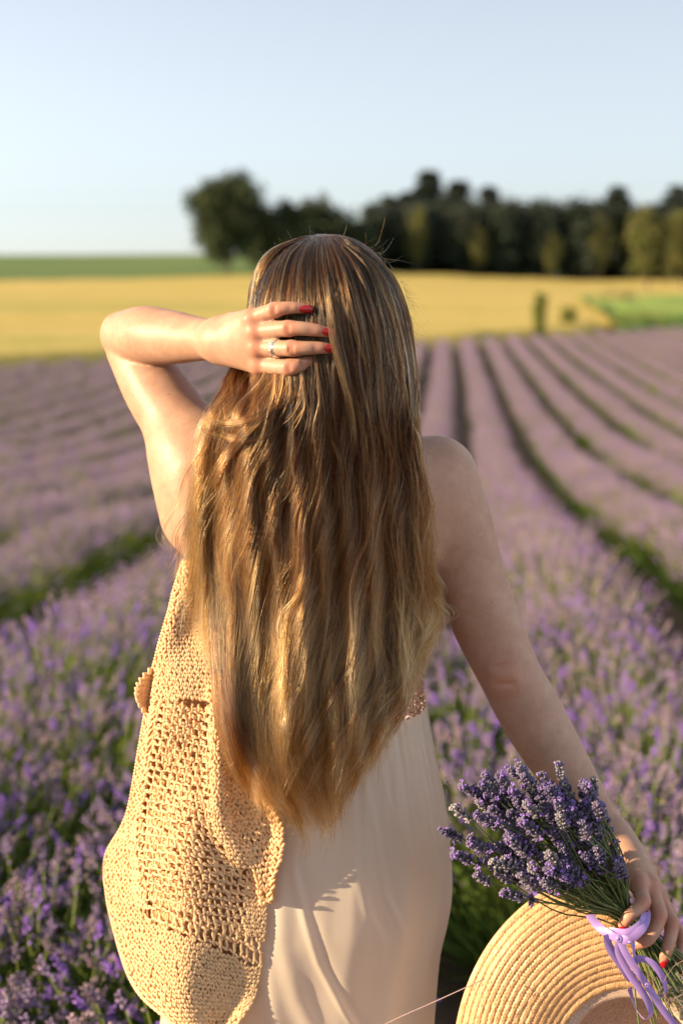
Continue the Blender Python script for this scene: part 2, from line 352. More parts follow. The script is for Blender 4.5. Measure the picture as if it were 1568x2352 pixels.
def add_tree(name, meshes, px, ybase, ytop, d, label, group, Ht, rz=None, wide=1.0):
    """tree standing on the ground at depth d, seen at picture column px, its top at picture row ytop"""
    x = (px-784)/FPX*d*1.0; z0 = float(H(x, d)); zt = float(P(px, ytop, d)[2]); s = (zt-z0)/Ht
    e = empty(name, (x, d, z0)); e.scale = (s*wide, s*wide, s); e.rotation_euler = (0, 0, rng.uniform(0, 6.28) if rz is None else rz)
    link('trunk', meshes[0], e); link('crown', meshes[1], e); tag(e, label, 'tree', group); return e
BL = [broadleaf(11, 10, 9, 90), broadleaf(12, 10, 7, 70), broadleaf(13, 10, 6, 60, low=.08), broadleaf(14, 8, 5, 22, 60, .3)]
BD = [broadleaf(41+i, 10, 6.5, 80, 90, .02, 'needle') for i in range(3)]
OL = [broadleaf(51+i, 10, 6.5, 70, 110, .1, 'leaf_olive_lit') for i in range(2)]
CO = [conifer(21, 10, 4.4), conifer(22, 10, 5.0), conifer(23, 10, 4.0)]
big = add_tree('broadleaf_tree', broadleaf(31, 11, 9.6, 120, 130, .12), 528, 620, 378, 150, 'tall dark round-crowned tree at the left end of the wood', 'trees of the wood', 11, 0.4, .74)
LB = 'leafy tree stepping down from the tall round tree into the wood'
for px, yt, d, v, wd in ((612, 470, 158, 1, .9), (655, 452, 152, 1, 1.0), (690, 470, 160, 2, 1.0), (585, 500, 164, 2, 1.0)): add_tree('broadleaf_tree', BL[v], px, 0, yt, d, LB, 'trees of the wood', 10, None, wd)
for px, yt in ((735, 424), (778, 455)): add_tree('broadleaf_tree', BL[3], px, 0, yt, 166, 'thin sparse treetop rising over the dip in the wood', 'trees of the wood', 8, None, .8)
for px, yt, d, v in ((730, 510, 156, 2), (770, 515, 158, 1), (815, 505, 154, 2), (850, 490, 160, 1)): add_tree('broadleaf_tree', BL[v], px, 0, yt, d, 'lower leafy tree behind the woman\'s head', 'trees of the wood', 10, None, 1.25)
pxs = [(888, 448), (935, 440), (980, 392), (1045, 414), (1115, 428), (1404, 428), (1535, 425)]
for i, (px, yt) in enumerate(pxs):
    lab = 'tallest pointed spruce rising above the dark wood' if i == 2 else 'dark conifer rising out of the continuous wood edge'
    add_tree('conifer_tree', CO[i % 3], px, 0, yt, 163+5*((i*7) % 5), lab, 'trees of the wood', 10, None, 2.2)
for i, px in enumerate(range(860, 1680, 24)):
    add_tree('broadleaf_tree', BD[i % 3], px+rng.uniform(-9, 9), 0, 443+rng.uniform(-8, 12), 157+4*((i*5) % 4), 'dark rounded tree packed into the wood edge', 'trees of the wood', 10, None, rng.uniform(.75, 1.1))
for px, yt in ((955, 455), (1095, 500), (1262, 520), (1370, 470)): add_tree('broadleaf_tree', OL[0], px, 0, yt, 155, 'olive green leafy tree standing among the dark conifers', 'trees of the wood', 10, None, .45)
add_tree('broadleaf_tree', OL[1], 1478, 0, 462, 128, 'sunlit olive tree standing in front of the wood', 'trees of the wood', 10, None, .72)
add_tree('broadleaf_tree', OL[0], 1556, 0, 462, 134, 'sunlit olive tree at the right end of the wood', 'trees of the wood', 10, None, .7)
# small things in the golden field
def shrub(name, px, ytop, d, w, label, green=True, seed=5):
    g = np.random.default_rng(seed); x = (px-784)/FPX*d; z0 = float(H(x, d)); h = float(P(px, ytop, d)[2])-z0
    e = empty(name, (x, d, z0)); tr = MB(); tr.add(*tube([(0, 0, 0), (.02, 0, h*.5), (0, 0, h*.9)], [.05, .03, .01], 6)); tr.obj('stem', M['bark'], e)
    q = g.normal(0, 1, (700, 3))*np.array((w*.22, w*.22, h*.22))+np.array((0, 0, h*.55)); q[:, 2] = np.clip(q[:, 2], .1, h)
    if name == 'columnar_shrub': q[:, 2] = g.uniform(.02, 1, 700)*h
    v, f, t = leaf_cards(q, .12, g, np.broadcast_to(np.array((4.2, 3.2, 1.2)) if green else np.array((9., 5.2, 6.)), (700, 3))*g.uniform(.6, 1.3, (700, 1))); cr = MB(); cr.add(v, f, 0, t); cr.obj('crown', M['leaf'], e, False)
    tag(e, label, 'shrub'); return e
shrub('columnar_shrub', 1235, 676, 65.6, .62, 'narrow upright dark shrub standing alone in the golden grain', True, 5)
shrub('dry_shrub', 1412, 664, 92, 2.6, 'low rusty brown shrub above the green grass bank', False, 6)
shrub('round_shrub', 1462, 716, 73, 3.4, 'low dark green shrub at the edge of the lavender', True, 8)
shrub('edge_shrub', 1300, 706, 72, .7, 'small dark shrub at the left end of the grass bank', True, 9)

# ---------------------------------------------------------------- the woman: one continuous body from a smooth distance field
VOX = .0025
GMIN = np.array((-.40, 1.58, -.0)); GMAX = np.array((.50, 2.12, 1.70))
GN = np.ceil((GMAX-GMIN)/VOX).astype(int)
BIG = .06
class Field:
    def __init__(s): s.a = np.full(GN, BIG, np.float32)
    def box(s, lo, hi):
        i0 = np.clip(np.floor((lo-GMIN)/VOX).astype(int), 0, GN); i1 = np.clip(np.ceil((hi-GMIN)/VOX).astype(int), 0, GN)
        return tuple(slice(a, b) for a, b in zip(i0, i1))
    def coords(s, sl):
        return [(np.arange(q.start, q.stop, dtype=np.float32)*np.float32(VOX)+np.float32(GMIN[i])).reshape([-1 if j == i else 1 for j in range(3)]) for i, q in enumerate(sl)]
    def mix(s, sl, d, k):
        a = s.a[sl]; h = np.maximum(k-np.abs(a-d), 0)/k
        s.a[sl] = np.minimum(a, d)-h*h*(k*.25)
    def cone(s, p, q, r1, r2, k=.02, flat=None):
        """capsule with two radii"""
        p, q = np.asarray(p, float), np.asarray(q, float); R = max(r1, r2)+k+.012
        sl = s.box(np.minimum(p, q)-R, np.maximum(p, q)+R); X, Y, Z = s.coords(sl)
        v = q-p; L = float(v@v)+1e-12
        t = np.clip(((X-p[0])*v[0]+(Y-p[1])*v[1]+(Z-p[2])*v[2])/L, 0, 1).astype(np.float32)
        d = np.sqrt((X-p[0]-t*v[0])**2+(Y-p[1]-t*v[1])**2+(Z-p[2]-t*v[2])**2)-(r1+(r2-r1)*t)
        s.mix(sl, d.astype(np.float32), k)
    def chain(s, pts, rad, k=.02):
        """smooth limb through pts with radii rad, mixed in as one piece"""
        C = catmull(np.hstack([np.asarray(pts, float), np.asarray(rad, float)[:, None]]), (len(pts)-1)*6+1)
        R = C[:, 3].max()+k+.012; lo, hi = C[:, :3].min(0)-R, C[:, :3].max(0)+R
        sl = s.box(lo, hi); full = np.full([q.stop-q.start for q in sl], BIG*2, np.float32)
        for i in range(len(C)-1):
            p, q, r1, r2 = C[i, :3], C[i+1, :3], C[i, 3], C[i+1, 3]; R = max(r1, r2)+k+.012
            s2 = s.box(np.minimum(p, q)-R, np.maximum(p, q)+R); X, Y, Z = s.coords(s2); v = q-p; L = float(v@v)+1e-12
            t = np.clip(((X-p[0])*v[0]+(Y-p[1])*v[1]+(Z-p[2])*v[2])/L, 0, 1).astype(np.float32)
            d = np.sqrt((X-p[0]-t*v[0])**2+(Y-p[1]-t*v[1])**2+(Z-p[2]-t*v[2])**2)-(r1+(r2-r1)*t)
            s3 = tuple(slice(a.start-b.start, a.stop-b.start) for a, b in zip(s2, sl)); full[s3] = np.minimum(full[s3], d)
        s.mix(sl, full, k)
    def ell(s, c, r, k=.02, rot=None):
        c = np.asarray(c, float); r = np.asarray(r, float); R = max(r)+k+.012
        sl = s.box(c-R, c+R); X, Y, Z = s.coords(sl); X, Y, Z = X-c[0], Y-c[1], Z-c[2]
        if rot is not None:
            Mx = np.asarray(rot.to_matrix() if hasattr(rot, 'to_matrix') else rot, float).T
            X, Y, Z = [Mx[i, 0]*X+Mx[i, 1]*Y+Mx[i, 2]*Z for i in range(3)]
        k0 = np.sqrt((X/r[0])**2+(Y/r[1])**2+(Z/r[2])**2); k1 = np.sqrt((X/r[0]**2)**2+(Y/r[1]**2)**2+(Z/r[2]**2)**2)+1e-6
        s.mix(sl, (k0*(k0-1)/k1).astype(np.float32), k)
    def merge(s, o, k):
        h = np.maximum(k-np.abs(s.a-o.a), 0)/k; s.a = np.minimum(s.a, o.a)-h*h*(k*.25)
    def carve(s, p, q, r, k=.004):
        """shallow groove"""
        p, q = np.asarray(p, float), np.asarray(q, float); R = r+k+.012
        sl = s.box(np.minimum(p, q)-R, np.maximum(p, q)+R); X, Y, Z = s.coords(sl); v = q-p; L = float(v@v)+1e-12
        t = np.clip(((X-p[0])*v[0]+(Y-p[1])*v[1]+(Z-p[2])*v[2])/L, 0, 1)
        d = -(np.sqrt((X-p[0]-t*v[0])**2+(Y-p[1]-t*v[1])**2+(Z-p[2]-t*v[2])**2)-r)
        a = s.a[sl]; h = np.maximum(k-np.abs(a-d), 0)/k; s.a[sl] = (np.maximum(a, d)+h*h*(k*.25)).astype(np.float32)
def surface_net(A):
    S = A < 0
    def cnr(arr, dx, dy, dz): return arr[dx:arr.shape[0]-1+dx, dy:arr.shape[1]-1+dy, dz:arr.shape[2]-1+dz]
    offs = [(i, j, k) for i in (0, 1) for j in (0, 1) for k in (0, 1)]
    cnt = np.zeros(np.array(A.shape)-1, np.int8)
    for o in offs: cnt += cnr(S, *o)
    act = np.argwhere((cnt > 0) & (cnt < 8)); idx = np.full(cnt.shape, -1, np.int32); idx[tuple(act.T)] = np.arange(len(act))
    val = np.stack([A[act[:, 0]+o[0], act[:, 1]+o[1], act[:, 2]+o[2]] for o in offs], 1); O = np.array(offs, float)
    ps = np.zeros((len(act), 3)); pc = np.zeros(len(act))
    for i in range(8):
        for j in range(i+1, 8):
            if np.abs(O[i]-O[j]).sum() != 1: continue
            c = (val[:, i] < 0) != (val[:, j] < 0); t = val[c, i]/(val[c, i]-val[c, j])
            ps[c] += O[i]+t[:, None]*(O[j]-O[i]); pc[c] += 1
    V = act+ps/pc[:, None]
    F = []
    for ax in range(3):
        o1 = [0, 0, 0]; o1[ax] = 1
        s0 = S[tuple(slice(0, n-1) if i == ax else slice(1, n-1) for i, n in enumerate(S.shape))]
        s1 = S[tuple(slice(1, n) if i == ax else slice(1, n-1) for i, n in enumerate(S.shape))]
        e = np.argwhere(s0 != s1); inside = s0[tuple(e.T)]
        e = e+np.array([0 if i == ax else 1 for i in range(3)])
        b, c = (ax+1) % 3, (ax+2) % 3
        db = np.zeros(3, int); db[b] = 1; dc = np.zeros(3, int); dc[c] = 1
        q = np.stack([idx[tuple((e-db-dc).T)], idx[tuple((e-dc).T)], idx[tuple(e.T)], idx[tuple((e-db).T)]], 1)
        q[~inside] = q[~inside][:, ::-1]; F.append(q)
    return V, np.concatenate(F)

R3 = lambda *a: np.array(a, float)
HEADC = P(762, 748, 1.852)                          # middle of the skull
B = Field()
# torso
pelvis = P(712, 1960, 1.86); waist = P(718, 1560, 1.865); chest = P(722, 1260, 1.865); neck0 = P(735, 1040, 1.862)
B.ell(pelvis, (.165, .115, .13), .05); B.ell(pelvis+R3(-.07, -.045, -.03), (.085, .075, .10), .04); B.ell(pelvis+R3(.075, -.045, -.03), (.085, .075, .10), .04)
B.ell((pelvis+waist)/2, (.135, .098, .14), .06)
B.ell(waist, (.118, .085, .14), .06); B.ell(chest+R3(0, .01, 0), (.142, .085, .15), .05); B.ell((waist+chest)/2, (.13, .09, .14), .06)
B.ell(chest+R3(-.065, .085, -.02), (.055, .045, .055), .04); B.ell(chest+R3(.065, .085, -.02), (.055, .045, .055), .04)
sh_r = P(1000, 1095, 1.885); sh_l = P(478, 1075, 1.872)
B.chain([neck0+R3(0, 0, -.05), sh_r], [.062, .047], .05); B.chain([neck0+R3(0, 0, -.05), sh_l], [.062, .05], .05)
B.ell(P(900, 1190, 1.835), (.07, .03, .085), .04); B.ell(P(570, 1180, 1.835), (.07, .03, .085), .04)
# legs down to bare feet
for sx in (-1, 1):
    hip = pelvis+R3(.082*sx, 0, -.04); knee = R3(pelvis[0]+.075*sx, 1.86, .47); ank = R3(pelvis[0]+.07*sx, 1.875, .085)
    B.chain([hip, (hip+knee)/2, knee, knee*.6+ank*.4+R3(0, -.012, 0), ank], [.092, .076, .055, .052, .034], .03)
    B.chain([ank+R3(0, -.03, -.05), ank+R3(0, .06, -.052), ank+R3(.008*sx, .15, -.062)], [.03, .033, .02], .02)
# neck and head (face turned away from the camera)
B.chain([neck0+R3(.005, .0, -.03), P(752, 930, 1.862)], [.058, .052], .04)
B.ell(HEADC+R3(0, 0, .012), (.076, .094, .092), .02); B.ell(HEADC+R3(0, .04, -.055), (.058, .058, .062), .03)
B.ell(HEADC+R3(0, .088, -.03), (.011, .02, .018), .012); B.ell(HEADC+R3(0, .085, -.095), (.02, .015, .015), .02)
B.ell(HEADC+R3(0, .090, -.062), (.022, .010, .008), .008)
for sx in (-1, 1):
    B.ell(HEADC+R3(.077*sx, .005, -.02), (.010, .020, .030), .008); B.ell(HEADC+R3(.03*sx, .083, .012), (.016, .008, .007), .01)
# hanging right arm
ELR = P(1168, 1545, 1.880); WRR = P(1404, 1925, 1.800)
B.chain([sh_r, P(1040, 1185, 1.885), P(1068, 1290, 1.886), P(1110, 1415, 1.885), ELR, P(1222, 1645, 1.873), P(1296, 1770, 1.850), P(1362, 1868, 1.822), WRR], [.0485, .0495, .0485, .0470, .0425, .0435, .0375, .0285, .0240], .03)
B.ell(P(1150, 1556, 1.846), (.017, .011, .02), .016)     # point of the elbow
B.carve(P(1122, 1538, 1.834), P(1182, 1526, 1.835), .003, .006); B.carve(P(1126, 1578, 1.834), P(1176, 1570, 1.834), .0025, .006)
# raised left arm: upper arm
ELL = P(292, 772, 1.968); WRL = P(512, 782, 1.800)
B.chain([sh_l, P(428, 1000, 1.895), P(362, 900, 1.93), P(305, 805, 1.965)], [.058, .0475, .0445, .036], .03)
B.chain([P(470, 1180, 1.862), P(440, 1050, 1.88)], [.058, .05], .04)     # side of the chest and armpit
Fo = Field()
Fo.chain([ELL, P(335, 770, 1.922), P(398, 775, 1.880), P(458, 779, 1.838), WRL], [.0350, .0390, .0350, .0280, .0245], .015)
Fo.ell(P(262, 765, 1.968), (.012, .018, .02), .015)
# left hand on the back of the head
def finger(F, pts, rad): F.chain(pts, rad, .004)
YK, = (1.752,)
Fo.chain([WRL, P(545, 755, 1.778), P(578, 733, YK)], [.0240, .020, .0135], .014); Fo.chain([WRL, P(550, 775, 1.775), P(586, 765, YK-.004)], [.0240, .019, .0135], .014)
Fo.chain([WRL, P(550, 795, 1.775), P(590, 800, YK-.003)], [.0240, .019, .0130], .014); Fo.chain([WRL, P(548, 812, 1.778), P(594, 838, YK+.004)], [.0238, .018, .0125], .014)
HL = Field()
FL = {'index': ([P(578, 733, YK), P(630, 712, 1.727), P(668, 707, 1.722), P(702, 709, 1.723)], [.0115, .0088, .0076, .0060]),
      'middle': ([P(586, 763, YK-.003), P(662, 754, 1.716), P(718, 757, 1.711), P(752, 763, 1.713)], [.0118, .0094, .0080, .0064]),
      'ring': ([P(590, 799, YK-.002), P(670, 800, 1.714), P(727, 799, 1.710), P(754, 800, 1.712)], [.0115, .0093, .0079, .0064]),
      'pinky': ([P(594, 838, YK+.005), P(664, 844, 1.720), P(700, 833, 1.722), P(716, 822, 1.728)], [.0112, .0095, .0085, .0068])}
for nm, (p, r) in FL.items():
    t = Field() if False else None
    finger(HL, p, r)
    kn = p[1]; HL.ell(kn+R3(0, -.002, 0), np.array((.0096, .0086, .0090)), .005)
Fo.merge(HL, .005)
for nm, (p, r) in FL.items(): Fo.ell(p[0]+R3(.0, -.0095, 0), (.0088, .0062, .0080), .006)      # knuckles
Fo.chain([P(540, 745, 1.79), P(600, 738, 1.785), P(650, 745, 1.78)], [.015, .011, .009], .008)      # thumb, under the hand in the hair
for nm, (p, r) in FL.items():
    for q_, rq in ((p[1], r[1]), (p[2], r[2])):
        for s_ in (-.0025, .0012): Fo.carve(q_+R3(s_, -rq-.0012, -.006), q_+R3(s_, -rq-.0012, .006), .0016, .002)
B.merge(Fo, .003)
# right hand round the bouquet
HR = Field()
KI, KM, KR_, KP = P(1462, 2028, 1.716), P(1490, 2034, 1.722), P(1508, 2060, 1.732), P(1524, 2092, 1.746)
for kx in (KI, KM, KR_, KP): B.chain([WRR, WRR*.5+kx*.5+R3(.004, -.002, 0), kx], [.0225, .0185, .0125], .012)
FR = {'index': ([KI, P(1474, 2072, 1.684), P(1444, 2104, 1.667), P(1430, 2126, 1.672)], [.0112, .0092, .0080, .0064]),
      'middle': ([KM, P(1512, 2102, 1.694), P(1490, 2154, 1.676), P(1462, 2170, 1.680)], [.0115, .0096, .0084, .0066]),
      'ring': ([KR_, P(1540, 2122, 1.706), P(1531, 2178, 1.684), P(1523, 2205, 1.684)], [.0110, .0092, .0082, .0064]),
      'pinky': ([KP, P(1562, 2150, 1.728), P(1560, 2196, 1.708), P(1552, 2218, 1.706)], [.0098, .0082, .0072, .0058])}
for nm, (p, r) in FR.items():
    T = Field; HR.chain(p, r, .004); HR.ell(p[1]+R3(.001, -.001, .001), (.0093, .0088, .0092), .005)
HR.chain([P(1425, 1985, 1.765), P(1420, 2050, 1.765), P(1425, 2100, 1.752), P(1432, 2130, 1.742)], [.015, .012, .0095, .0075], .006)   # thumb behind the stems
B.merge(HR, .006)
for nm, (p, r) in FR.items(): B.ell(p[0]+R3(.003, -.006, .004), (.0085, .0065, .0085), .007)
V, Q = surface_net(B.a); V = V*VOX+GMIN
del B, Fo, HL, HR
# skin: pink at the knuckles, elbow and finger joints
red = np.zeros(len(V))
for d_ in (FL, FR):
    for p, r in d_.values():
        for q, w, sg in ((p[0], .9, .010), (p[1], .8, .008), (p[2], .35, .006), (p[3], .6, .010)): red = np.maximum(red, w*np.exp(-((V-q-R3(0, -.007, 0))**2).sum(1)/(2*sg*sg)))
red = np.maximum(red, .5*np.exp(-((V-P(1155, 1560, 1.84))**2).sum(1)/(2*.022**2)))
m = M['skin'] = mat('fair_skin', (.60, .40, .30), .48)
n, l, b = nodes(m); b.inputs['Subsurface Weight'].default_value = .22; b.inputs['Subsurface Radius'].default_value = (1.0, .35, .18); b.inputs['Subsurface Scale'].default_value = .012
b.inputs['Specular IOR Level'].default_value = .35
at = n.new('ShaderNodeAttribute'); at.attribute_name = 'tint'
mx = n.new('ShaderNodeMix'); mx.data_type = 'RGBA'; l.new(at.outputs['Fac'], mx.inputs[0])
l.new(ramp(m, noise(m, 34, 9, rough=.75), [(.3, (.37, .208, .138)), (.5, (.435, .258, .178)), (.7, (.49, .312, .222))]), mx.inputs[6]); mx.inputs[7].default_value = (.46, .165, .105, 1)
vr = n.new('ShaderNodeTexVoronoi'); vr.inputs['Scale'].default_value = 26; tc = n.new('ShaderNodeTexCoord'); l.new(tc.outputs['Object'], vr.inputs['Vector'])
mk = n.new('ShaderNodeMath'); mk.operation = 'LESS_THAN'; mk.inputs[1].default_value = .035; l.new(vr.outputs['Distance'], mk.inputs[0])
mx2 = n.new('ShaderNodeMix'); mx2.data_type = 'RGBA'; l.new(mk.outputs[0], mx2.inputs[0]); l.new(mx.outputs[2], mx2.inputs[6]); mx2.inputs[7].default_value = (.30, .16, .10, 1)
l.new(mx2.outputs[2], b.inputs['Base Color'])
bump(m, noise(m, 420, 4), .12, .0012)
WO = (.02, 1.86, 0.0)
woman = empty('person', WO)
tag(woman, 'woman seen from behind, long blond hair, cream dress, one hand raised to her head', 'person')
mb = MB(); mb.add(V, Q, 0, np.repeat(red[:, None], 3, 1)); body = put(mb.obj('body', M['skin']), woman)
md = body.modifiers.new('soften', 'SMOOTH'); md.factor = .5; md.iterations = 2
# nails
m = M['nail'] = mat('red_nail_varnish', (.34, .005, .012), .12); nodes(m)[2].inputs['Coat Weight'].default_value = .6
def nail(p, q, r, out):
    """small curved plate on the end of a finger running p -> q, facing out"""
    ax = (q-p)/np.linalg.norm(q-p); out = out-ax*(out@ax); out /= np.linalg.norm(out); sd = np.cross(ax, out)
    u = np.linspace(-1, 1, 9); t = np.linspace(0, 1, 9); vs = []
    for lift in (0.0009, -.0008):
        for tt in t:
            w = r*.86*(1-.10*(1-tt)**3)*(1 if tt < .75 else math.sqrt(max(0, 1-((tt-.75)/.27)**2))*.75+.25)
            for uu in u:
                ang = uu*1.05; c = q-ax*.0075+ax*tt*.0158
                vs.append(c+sd*math.sin(ang)*w*1.05+out*(math.cos(ang)*r*1.0+lift+.0003-.0012*tt**2))
    vs = np.array(vs); i = (np.arange(8)[:, None]*9+np.arange(8)[None]).ravel()
    f = np.concatenate([np.stack([i, i+1, i+10, i+9], 1), np.stack([i+81+9, i+81+10, i+81+1, i+81], 1)])
    mb = MB(); mb.add(vs, f); return put(mb.obj('fingernail', M['nail']), woman)
for nm, out in (('index', (.15, -1, -.15)), ('middle', (.25, -1, .05)), ('ring', (.25, -1, 0))): nail(FL[nm][0][2], FL[nm][0][3], FL[nm][1][3], R3(*out))
for nm, out in (('index', (-.1, -.8, -.55)), ('ring', (.35, -1, .05))): nail(FR[nm][0][2], FR[nm][0][3], FR[nm][1][3], R3(*out))
# crown-shaped ring on the ring finger
m = M['silver'] = mat('silver', (.86, .84, .80), .16, Metallic=1.0)
rp = FL['ring'][0]; c0 = rp[0]*.40+rp[1]*.60-(rp[1]-rp[0])*.02; ax = (rp[1]-rp[0])/np.linalg.norm(rp[1]-rp[0]); u_ = np.cross(ax, R3(0, 0, 1)); u_ /= np.linalg.norm(u_); w_ = np.cross(ax, u_)
rr_ = .0108; mb = MB()
def circ(off, rad, th, n_=40):
    a = np.linspace(0, 2*math.pi, n_+1); return tube(c0+ax*off+rad*(np.cos(a)[:, None]*u_+np.sin(a)[:, None]*w_), th, 8)
for off, th in ((.0028, .0010), (.0008, .00085), (-.0008, .0006)): mb.add(*circ(off, rr_, th))
for i in range(14):
    a = i*2*math.pi/14; rdir = math.cos(a)*u_+math.sin(a)*w_; rd2 = -math.sin(a)*u_+math.cos(a)*w_; st = c0+rdir*rr_
    for s_ in (-1, 1): mb.add(*tube([st+rd2*s_*.0022-ax*.001, st-ax*.0045], [.0005, .0004], 5))
    v, f = octs(np.array([st-ax*.0052]), np.array([(.0011, .0012)]), np.array([ax])); mb.add(v, f)
for i in range(44):
    a = i*2*math.pi/44; v, f = octs(np.array([c0+ax*.0028+(math.cos(a)*u_+math.sin(a)*w_)*(rr_+.0009)]), np.array([(.00055, .0006)]), np.array([ax])); mb.add(v, f)
put(mb.obj('ring', M['silver']), woman)['label'] = 'silver crown-shaped finger ring with small stones'

# ---------------------------------------------------------------- dress
def interp_rows(tab, y): tab = np.array(tab, float); return [np.interp(y, tab[:, 0], tab[:, i]) for i in range(1, tab.shape[1])]
def smooth_tab(tab, n=200):
    c = catmull(np.array(tab, float), n); return c[np.argsort(c[:, 0])]
m = M['satin'] = mat('cream_satin', (.84, .76, .66), .42); n, l, b = nodes(m)
b.inputs['Sheen Weight'].default_value = .25; b.inputs['Specular IOR Level'].default_value = .4
l.new(ramp(m, noise(m, 6, 4), [(.3, (.88, .785, .65)), (.7, (.91, .82, .69))]), b.inputs['Base Color'])
wv = n.new('ShaderNodeTexWave'); wv.inputs['Scale'].default_value = 260; wv.inputs['Distortion'].default_value = 1.5; tc = n.new('ShaderNodeTexCoord'); l.new(tc.outputs['Object'], wv.inputs['Vector'])
bump(m, wv.outputs['Fac'], .06, .001); translucent(m, None, .48, (.96, .78, .54))
dress = empty('dress', WO); put(dress, woman)
YC = 1.868
#        row   left  right depth-back depth-front
SK = smooth_tab([(1585, 476, 972, .1145, .106), (1640, 475, 980, .116, .106), (1720, 462, 996, .120, .108), (1820, 436, 1017, .136, .118), (1920, 412, 1031, .150, .125), (2030, 395, 1036, .158, .13), (2100, 388, 1026, .158, .132), (2170, 384, 1010, .156, .134), (2260, 382, 1001, .156, .138), (2352, 376, 996, .158, .142), (2500, 360, 1005, .165, .15), (2800, 330, 1040, .185, .17), (3050, 310, 1060, .20, .18)])
NY, NA = 300, 560
ys = np.linspace(1616, 3050, NY); Lx, Rx, Db, Df = interp_rows(SK, ys)
an = np.linspace(0, 2*math.pi, NA, endpoint=False)
ridges = [([(682, 1890), (705, 1990), (735, 2090), (790, 2200), (850, 2300), (900, 2380)], 9, .0065), ([(655, 1930), (655, 2050), (690, 2170), (760, 2300), (800, 2400)], 22, .007), ([(845, 1760), (862, 1850), (880, 1960), (915, 2040)], 7, .0045),
          ([(905, 1690), (905, 1800), (935, 1900)], 8, .004), ([(940, 1680), (960, 1800), (975, 1930), (985, 2000)], 9, .004), ([(815, 1900), (835, 1980), (870, 2050)], 10, .003), ([(880, 1650), (885, 1760), (905, 1840)], 6, .004), ([(620, 2050), (640, 2200), (690, 2352)], 20, .006), ([(965, 2150), (960, 2260), (950, 2370)], 14, .005)]
pts = []
fold_ph = rng.uniform(0, 6.28, 6)
for i, y in enumerate(ys):
    cx, hw = (Lx[i]+Rx[i])/2, (Rx[i]-Lx[i])/2
    p0 = P(cx, y, YC); sc_ = (P(cx+100, y, YC)[0]-p0[0])/100; a_ = hw*sc_
    ca, sa = np.cos(an), np.sin(an); back = -sa > 0
    ex = np.sign(ca)*np.abs(ca)**.9*a_; ey = np.where(sa < 0, Db[i], Df[i])*np.sign(sa)*np.abs(sa)**.95
    # gathers at the seam dying out over the hips, soft drape lower down
    g_ = math.exp(-(y-1600)/150)*.0020
    gz = g_*(np.sin(an*46+.5*np.sin(an*7+fold_ph[0]))+.6*np.sin(an*71+fold_ph[1]+.004*y))
    dr_ = smooth(2000, 2800, y)*.010*np.sin(an*9+fold_ph[2]+.0012*y)+smooth(1650, 1900, y)*.0015*np.sin(an*17+fold_ph[3]+.003*y)
    px = cx+ex/sc_
    rd = np.zeros(NA)
    for pl, wpx, amp in ridges:
        pl = np.array(pl, float)
        if pl[0, 1]-80 < y < pl[-1, 1]+80:
            xr = np.interp(y, pl[:, 1], pl[:, 0]); fade = smooth(pl[0, 1]-60, pl[0, 1]+60, y)*(1-smooth(pl[-1, 1]-60, pl[-1, 1]+80, y))
            u = (px-xr)/wpx; rd += fade*amp*.40*(np.exp(-u*u)-.6*np.exp(-((u-1.7)/1.3)**2))*(sa < 0)
    rad = 1+(gz+dr_)/max(a_, .1)
    pts.append(np.stack([p0[0]+ex*rad, YC+ey*rad-rd, np.full(NA, p0[2])], 1))
v = np.concatenate(pts); i = np.arange(NY-1)[:, None]*NA; j = np.arange(NA)[None]; k = (j+1) % NA
mb = MB(); mb.add(v, np.stack([i+j, i+k, i+NA+k, i+NA+j], -1).reshape(-1, 4)[:, ::-1]); sk = put(mb.obj('skirt', M['satin']), woman); sk['label'] = 'cream satin skirt with soft gathers below the waist seam'
# bodice with sequins
m = M['bodice'] = mat('copper_mesh', (.42, .22, .13), .5); nodes(m)[1].new(ramp(m, noise(m, 160, 3), [(.35, (.30, .145, .08)), (.65, (.56, .32, .20))]), nodes(m)[2].inputs['Base Color'])
m = M['sequin'] = mat('copper_sequins', (.85, .50, .34), .14, Metallic=.9)
BO = smooth_tab([(1300, 450, 955, .098, .13), (1400, 462, 962, .10, .12), (1500, 474, 966, .100, .108), (1600, 478, 971, .110, .104), (1660, 478, 983, .116, .108)])
ys = np.linspace(1300, 1630, 60); Lx, Rx, Db, Df = interp_rows(BO, ys); an = np.linspace(0, 2*math.pi, 200, endpoint=False); pts = []
def bod(y, a, lift=0):
    Lq, Rq, dbq, dfq = interp_rows(BO, y); cx, hw = (Lq+Rq)/2, (Rq-Lq)/2; p0 = P(cx, y, YC); s_ = (P(cx+100, y, YC)[0]-p0[0])/100
    # the back edge of the bodice drops at the left, its lower seam rises to the right
    return np.array((p0[0]+math.cos(a)*(hw*s_+lift), YC+math.sin(a)*((dbq if math.sin(a) < 0 else dfq)+lift), p0[2]))
v = np.array([bod(y, a, .001*math.sin(a*60)) for y in ys for a in an]); i = np.arange(59)[:, None]*200; j = np.arange(200)[None]; k = (j+1) % 200
mb = MB(); mb.add(v, np.stack([i+j, i+k, i+200+k, i+200+j], -1).reshape(-1, 4)[:, ::-1]); bo = put(mb.obj('bodice', M['bodice']), woman); bo['label'] = 'copper sequined bodice of the dress'
mb = MB()
for q in range(4200):
    y, a = rng.uniform(1305, 1618), rng.uniform(math.pi*.95, 2.05*math.pi); c = bod(y, a, .0016); nn = np.array((math.cos(a), math.sin(a)*1.2, 0))+rng.normal(0, .35, 3); nn /= np.linalg.norm(nn)
    u = np.cross(nn, (0, .1, 1)); u /= np.linalg.norm(u); w = np.cross(nn, u); r = .0019
    mb.add(np.array([c+nn*.0003]+[c+r*(math.cos(t)*u+math.sin(t)*w) for t in np.arange(6)*math.pi/3]), np.array([(0, t+1, (t+1) % 6+1) for t in range(6)]))
